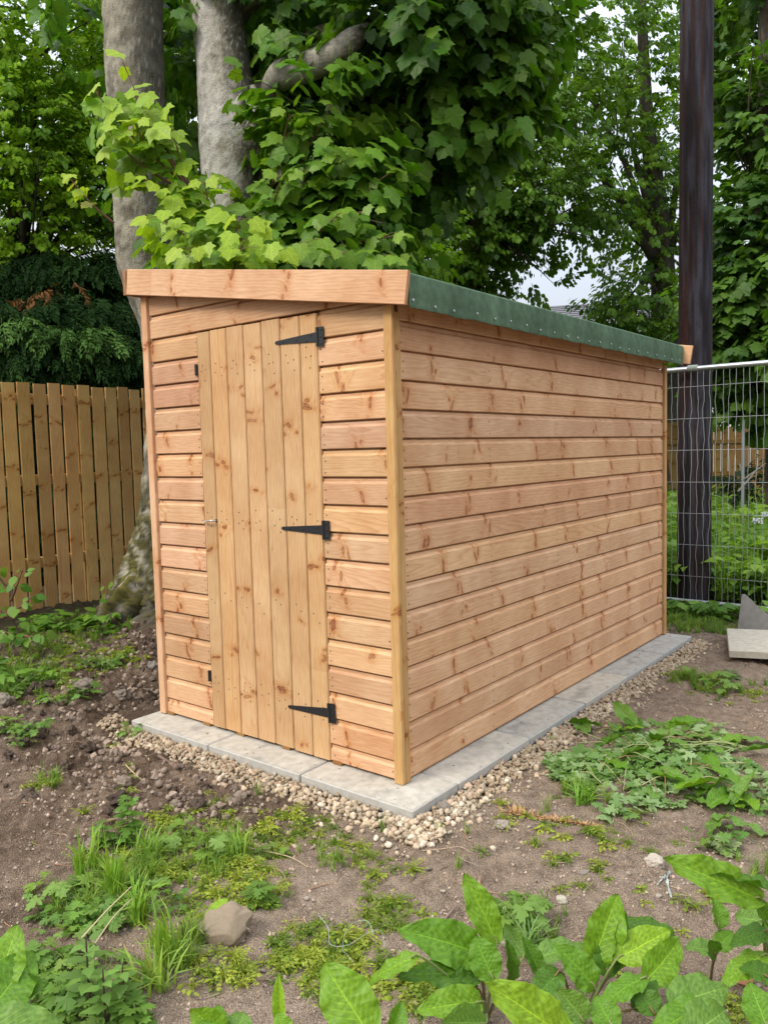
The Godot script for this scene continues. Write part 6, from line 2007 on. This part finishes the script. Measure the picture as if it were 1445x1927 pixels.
func build_bits() -> void:
	rod("dark_twig", "short dark twig at the edge of the gravel below the near slab", "twig", lay([-0.235, 0.267, -0.171, 0.267, -0.077, 0.265], 0.01), 0.005, Color(0.10, 0.075, 0.06), mats.twig)
	rod("brown_twig", "thick brown twig lying on gravel below the slab's left part", "twig", lay([-1.180, 0.308, -1.072, 0.323, -0.970, 0.331], 0.012), 0.008, Color(0.16, 0.10, 0.075), mats.twig)
	rod("grey_twig", "crooked grey twig behind the foreground docks' left leaves", "twig", lay([0.602, 0.613, 0.577, 0.559, 0.577, 0.518, 0.568, 0.475], 0.006), 0.0035, Color(0.24, 0.17, 0.14), mats.twig)
	rod("thin_stalk", "long thin pale stalk lying on the soil below the near corner", "stalk", lay([0.303, 0.293, 0.348, 0.244, 0.403, 0.209, 0.461, 0.233], 0.005), 0.0018, Color(0.40, 0.30, 0.20), mats.twig)
	rod("thin_stalk", "thin curved stalk on the trodden soil right of the dead frond", "stalk", lay([0.945, -0.365, 1.006, -0.327, 1.066, -0.341], 0.005), 0.0022, Color(0.30, 0.22, 0.16), mats.twig)
	rod("straw_stalk", "pale straw lying beside the brown stone at the left", "stalk", lay([-1.163, 0.494, -1.041, 0.512, -0.997, 0.495, -0.964, 0.550, -1.002, 0.570], 0.006), 0.0022, Color(0.50, 0.38, 0.16), mats.twig)
	rod("dry_stem", "long dry pale stem slanting through the left foreground weeds", "stalk", [Vector3(-0.026, 0.073, 1.381), Vector3(-0.022, 0.113, 1.310), Vector3(-0.012, 0.152, 1.234)], 0.0028, Color(0.42, 0.36, 0.20), mats.twig)
	rod("dry_stem", "second dry stem below the first in the left foreground weeds", "stalk", [Vector3(0.002, 0.058, 1.360), Vector3(0.004, 0.104, 1.303), Vector3(-0.009, 0.119, 1.235)], 0.0026, Color(0.40, 0.33, 0.19), mats.twig)
	rod("dry_stem", "dry stem reaching from the weeds towards the gravel, right of centre-left", "stalk", lay([-0.260, 0.672, -0.155, 0.629, -0.037, 0.603, 0.068, 0.620], 0.01), 0.003, Color(0.36, 0.28, 0.17), mats.twig)
	rod("dry_stem", "twisted brown stem on the soil above the brown rock", "stalk", lay([-0.078, 0.725, -0.039, 0.689, 0.024, 0.701, 0.075, 0.727], 0.008), 0.0026, Color(0.30, 0.22, 0.15), mats.twig)
	rod("string", "loop of thin white string lying on the chickweed in the foreground", "string", lay([0.304, 0.822, 0.358, 0.840, 0.405, 0.882, 0.450, 0.858, 0.467, 0.798, 0.495, 0.772, 0.534, 0.803, 0.553, 0.823], 0.035), 0.0008, Color.WHITE, mats.white_cord)
	rod("string", "second end of thin white string curling towards the dock leaf", "string", lay([0.483, 0.786, 0.445, 0.761, 0.417, 0.766, 0.413, 0.816, 0.448, 0.880, 0.490, 0.906, 0.527, 0.920], 0.036), 0.0008, Color.WHITE, mats.white_cord)
	rod("red_tag", "tiny red plastic sliver stuck in the soil in front of the dead frond", "plastic scrap", [Vector3(0.576, -0.087, -0.026), Vector3(0.569, -0.069, -0.036), Vector3(0.562, -0.055, -0.045)], 0.004, Color.WHITE, mats.red_plastic)
	# crumpled strip of clear-white plastic
	var mb := MB.new()
	var keys := lay([1.032, 0.039, 1.037, -0.015, 1.036, -0.081, 1.048, -0.003, 1.089, 0.079], 0.008)
	var pts := curve(keys, 24)
	for k in 25:
		var sd := Vector3(0.004 * cos(k * 1.3), 0.005 * sin(k * 2.1), 0.005 * sin(k * 0.9))
		mb.vert(pts[k] - keys[0] - sd)
		mb.vert(pts[k] - keys[0] + sd)
	for k in 24:
		mb.quad(k * 2, k * 2 + 1, k * 2 + 3, k * 2 + 2)
	var o := obj("plastic_strip", mb.mesh(), mats.white_cord)
	o.position = keys[0]
	tag(o, "crumpled strip of white plastic on the soil below the pale stone", "plastic scrap")
	# dead conifer frond
	mb = MB.new()
	var line := curve(lay([0.393, -0.131, 0.469, -0.131, 0.573, -0.163, 0.659, -0.183, 0.740, -0.210], 0.008), 40)
	tube(mb, line, fill(41, 0.0022), 5, Color(0.20, 0.10, 0.05))
	for k in 260:
		var q := rng.randf()
		var p: Vector3 = line[int(q * 40.0)]
		var d := Vector3(rng.randf_range(-0.4, 0.9), rng.randf_range(0.0, 0.35), rng.randf_range(-0.6, 0.6)).normalized() * rng.randf_range(0.015, 0.05) * (1.15 - q * 0.6)
		var f := mb.v.size()
		var c := Color(0.34, 0.17, 0.07).lerp(Color(0.48, 0.28, 0.12), rng.randf())
		mb.vert(p, Vector2.ZERO, c)
		mb.vert(p + d * 0.5 + Vector3(0.0022, 0.001, -0.002), Vector2.ZERO, c)
		mb.vert(p + d, Vector2.ZERO, c)
		mb.vert(p + d * 0.5 - Vector3(0.0022, 0.001, -0.002), Vector2.ZERO, c)
		mb.quad(f, f + 1, f + 2, f + 3)
	var base: Vector3 = line[0]
	for k in mb.v.size():
		mb.v[k] -= base
	o = obj("dead_frond", mb.mesh(), mats.twig)
	o.position = base
	tag(o, "dead orange-brown conifer frond lying on the soil right of the near corner", "dead frond")
	for q in [[on_ground(1.356, 0.378, 0.012), "orange dead leaf on the soil beside the right dock stems", 0.07, Color(0.45, 0.20, 0.10)], [on_ground(-0.774, 0.800, 0.006), "pale dead leaf on the soil left of the groundsel", 0.05, Color(0.40, 0.33, 0.17)], [on_ground(0.804, 0.113, 0.005), "narrow grey dead leaf on the trodden soil", 0.035, Color(0.36, 0.31, 0.27)]]:
		var m := tinted("leaf", "dead_leaf", q[3])
		o = obj("dead_leaf", leaf_mesh("ovate"), m)
		o.position = q[0]
		o.rotation = Vector3(-0.2, rng.randf() * 6.0, 0.15)
		o.scale = Vector3.ONE * q[2]
		tag(o, q[1], "dead leaf")
	# white umbels in the meadow
	for q in [[Vector3(-0.268, 0.475, -6.784), "white cow parsley flower head in the meadow, the left one at the right edge", 0.055], [Vector3(-0.236, 0.522, -7.070), "white cow parsley flower head in the meadow, cut by the right edge", 0.06]]:
		var top: Vector3 = q[0]
		var d := thing("cow_parsley", q[1], "wild flower", Vector3(top.x, 0, top.z), "white flowers in the meadow")
		mb = MB.new()
		tube(mb, [Vector3.ZERO, Vector3(0.02, top.y * 0.6, 0), Vector3(0, top.y, 0)], [0.004, 0.004, 0.003], 6, Color(0.12, 0.2, 0.05))
		obj("stem", mb.mesh(true), mats.twig, d)
		mb = MB.new()
		for k in 60:
			var an := rng.randf() * TAU
			var rr: float = sqrt(rng.randf()) * q[2]
			lump_at(mb, Vector3(cos(an) * rr, top.y + rng.randf_range(-0.03, 0.025), sin(an) * rr), rng.randf_range(0.006, 0.012))
		obj("flower_head", mb.mesh(), mats.pale_render, d)
	for q in [[Vector3(-0.783, 0.840, -8.203), Vector3(-0.680, 0.937, -8.294), Vector3(-0.625, 1.045, -8.733), "longer bare grey branch lying in the meadow"], [Vector3(-0.709, 0.733, -7.740), Vector3(-0.653, 0.881, -8.054), Vector3(-0.605, 1.006, -8.233), "shorter bare grey branch leaning in the meadow"]]:
		rod("dead_branch", q[3], "branch", [q[0], q[1], q[2]], 0.012, Color(0.22, 0.19, 0.15), mats.twig)


func fill(n: int, x: float) -> Array:
	var out := []
	for k in n:
		out.append(x)
	return out


func lump_at(mb: MB, at: Vector3, r: float) -> void:
	var f := mb.v.size()
	for p in [Vector3.RIGHT, Vector3.UP, Vector3.BACK, Vector3.LEFT, Vector3.DOWN, Vector3.FORWARD]:
		mb.vert(at + p * r)
	for q in [[0, 1, 2], [1, 3, 2], [3, 4, 2], [4, 0, 2], [1, 0, 5], [3, 1, 5], [4, 3, 5], [0, 4, 5]]:
		mb.tri(f + q[0], f + q[1], f + q[2])


func sky_panorama() -> ImageTexture:
	# even cloud, a little bluer where it thins; brighter overhead
	var w := 512
	var h := 256
	var a := noise_bytes(w, h, 0.012, 91, 4)
	var im := Image.create(w, h, false, Image.FORMAT_RGBF)
	for y in h:
		var el := 0.5 - (y + 0.5) / h
		for x in w:
			var c := sstep(80.0, 190.0, float(a[y * w + x]))
			var k := 1.30 * (0.62 + 2.4 * sin(maxf(el, 0.0) * PI)) / 3.0
			var cloud := Color(0.98, 1.0, 1.02).lerp(Color(0.66, 0.80, 1.02), (1.0 - c) * 0.55)
			if el < 0.0:
				cloud = Color(0.25, 0.26, 0.24)
			im.set_pixel(x, y, Color(cloud.r * k, cloud.g * k, cloud.b * k))
	return ImageTexture.create_from_image(im)


func _ready() -> void:
	rng.seed = 20240
	n_big.seed = 3
	n_big.frequency = 0.9
	n_lump.seed = 4
	n_lump.frequency = 5.0
	n_lump.fractal_octaves = 3
	n_fine.seed = 5
	n_fine.frequency = 22.0
	n_fine.fractal_octaves = 2
	n_bark.seed = 6
	n_bark.frequency = 3.2
	n_bark.fractal_octaves = 3

	var cam := Camera3D.new()
	cam.name = "camera"
	cam.fov = 65.82
	cam.near = 0.05
	cam.far = 500.0
	cam.position = Vector3(1.8698, 1.3434, 2.4395)
	cam.rotation = Vector3(-0.0781, 0.6696, -0.0255)
	add_child(cam)
	cam.current = true

	var sky_mat := PanoramaSkyMaterial.new()
	sky_mat.panorama = sky_panorama()
	sky_mat.energy_multiplier = 1.0
	var sky := Sky.new()
	sky.sky_material = sky_mat
	var env := Environment.new()
	env.background_mode = Environment.BG_SKY
	env.sky = sky
	env.tonemap_mode = Environment.TONE_MAPPER_LINEAR
	env.tonemap_exposure = 2.05
	env.sdfgi_enabled = true
	env.ssao_enabled = true
	env.ssil_enabled = true
	var we := WorldEnvironment.new()
	we.name = "environment"
	we.environment = env
	add_child(we)

	var sun := DirectionalLight3D.new()
	sun.name = "sun"
	sun.light_energy = 0.5
	sun.light_color = Color(1.0, 0.97, 0.92)
	sun.light_angular_distance = 22.0
	sun.shadow_enabled = true
	sun.sky_mode = DirectionalLight3D.SKY_MODE_LIGHT_ONLY
	sun.look_at_from_position(Vector3(-2.0, 6.0, 5.6), Vector3.ZERO)
	add_child(sun)

	make_materials()
	build_ground()
	build_slabs()
	build_gravel()
	build_shed()
	build_picket_fence()
	build_far_fence()
	build_pole()
	build_site_fence()
	build_house()
	build_loose_slabs()
	build_sycamore()
	build_back_trees()
	build_hedge()
	crumbs()
	build_ground_plants()
	build_docks()
	build_weeds()
	build_stones()
	build_bits()
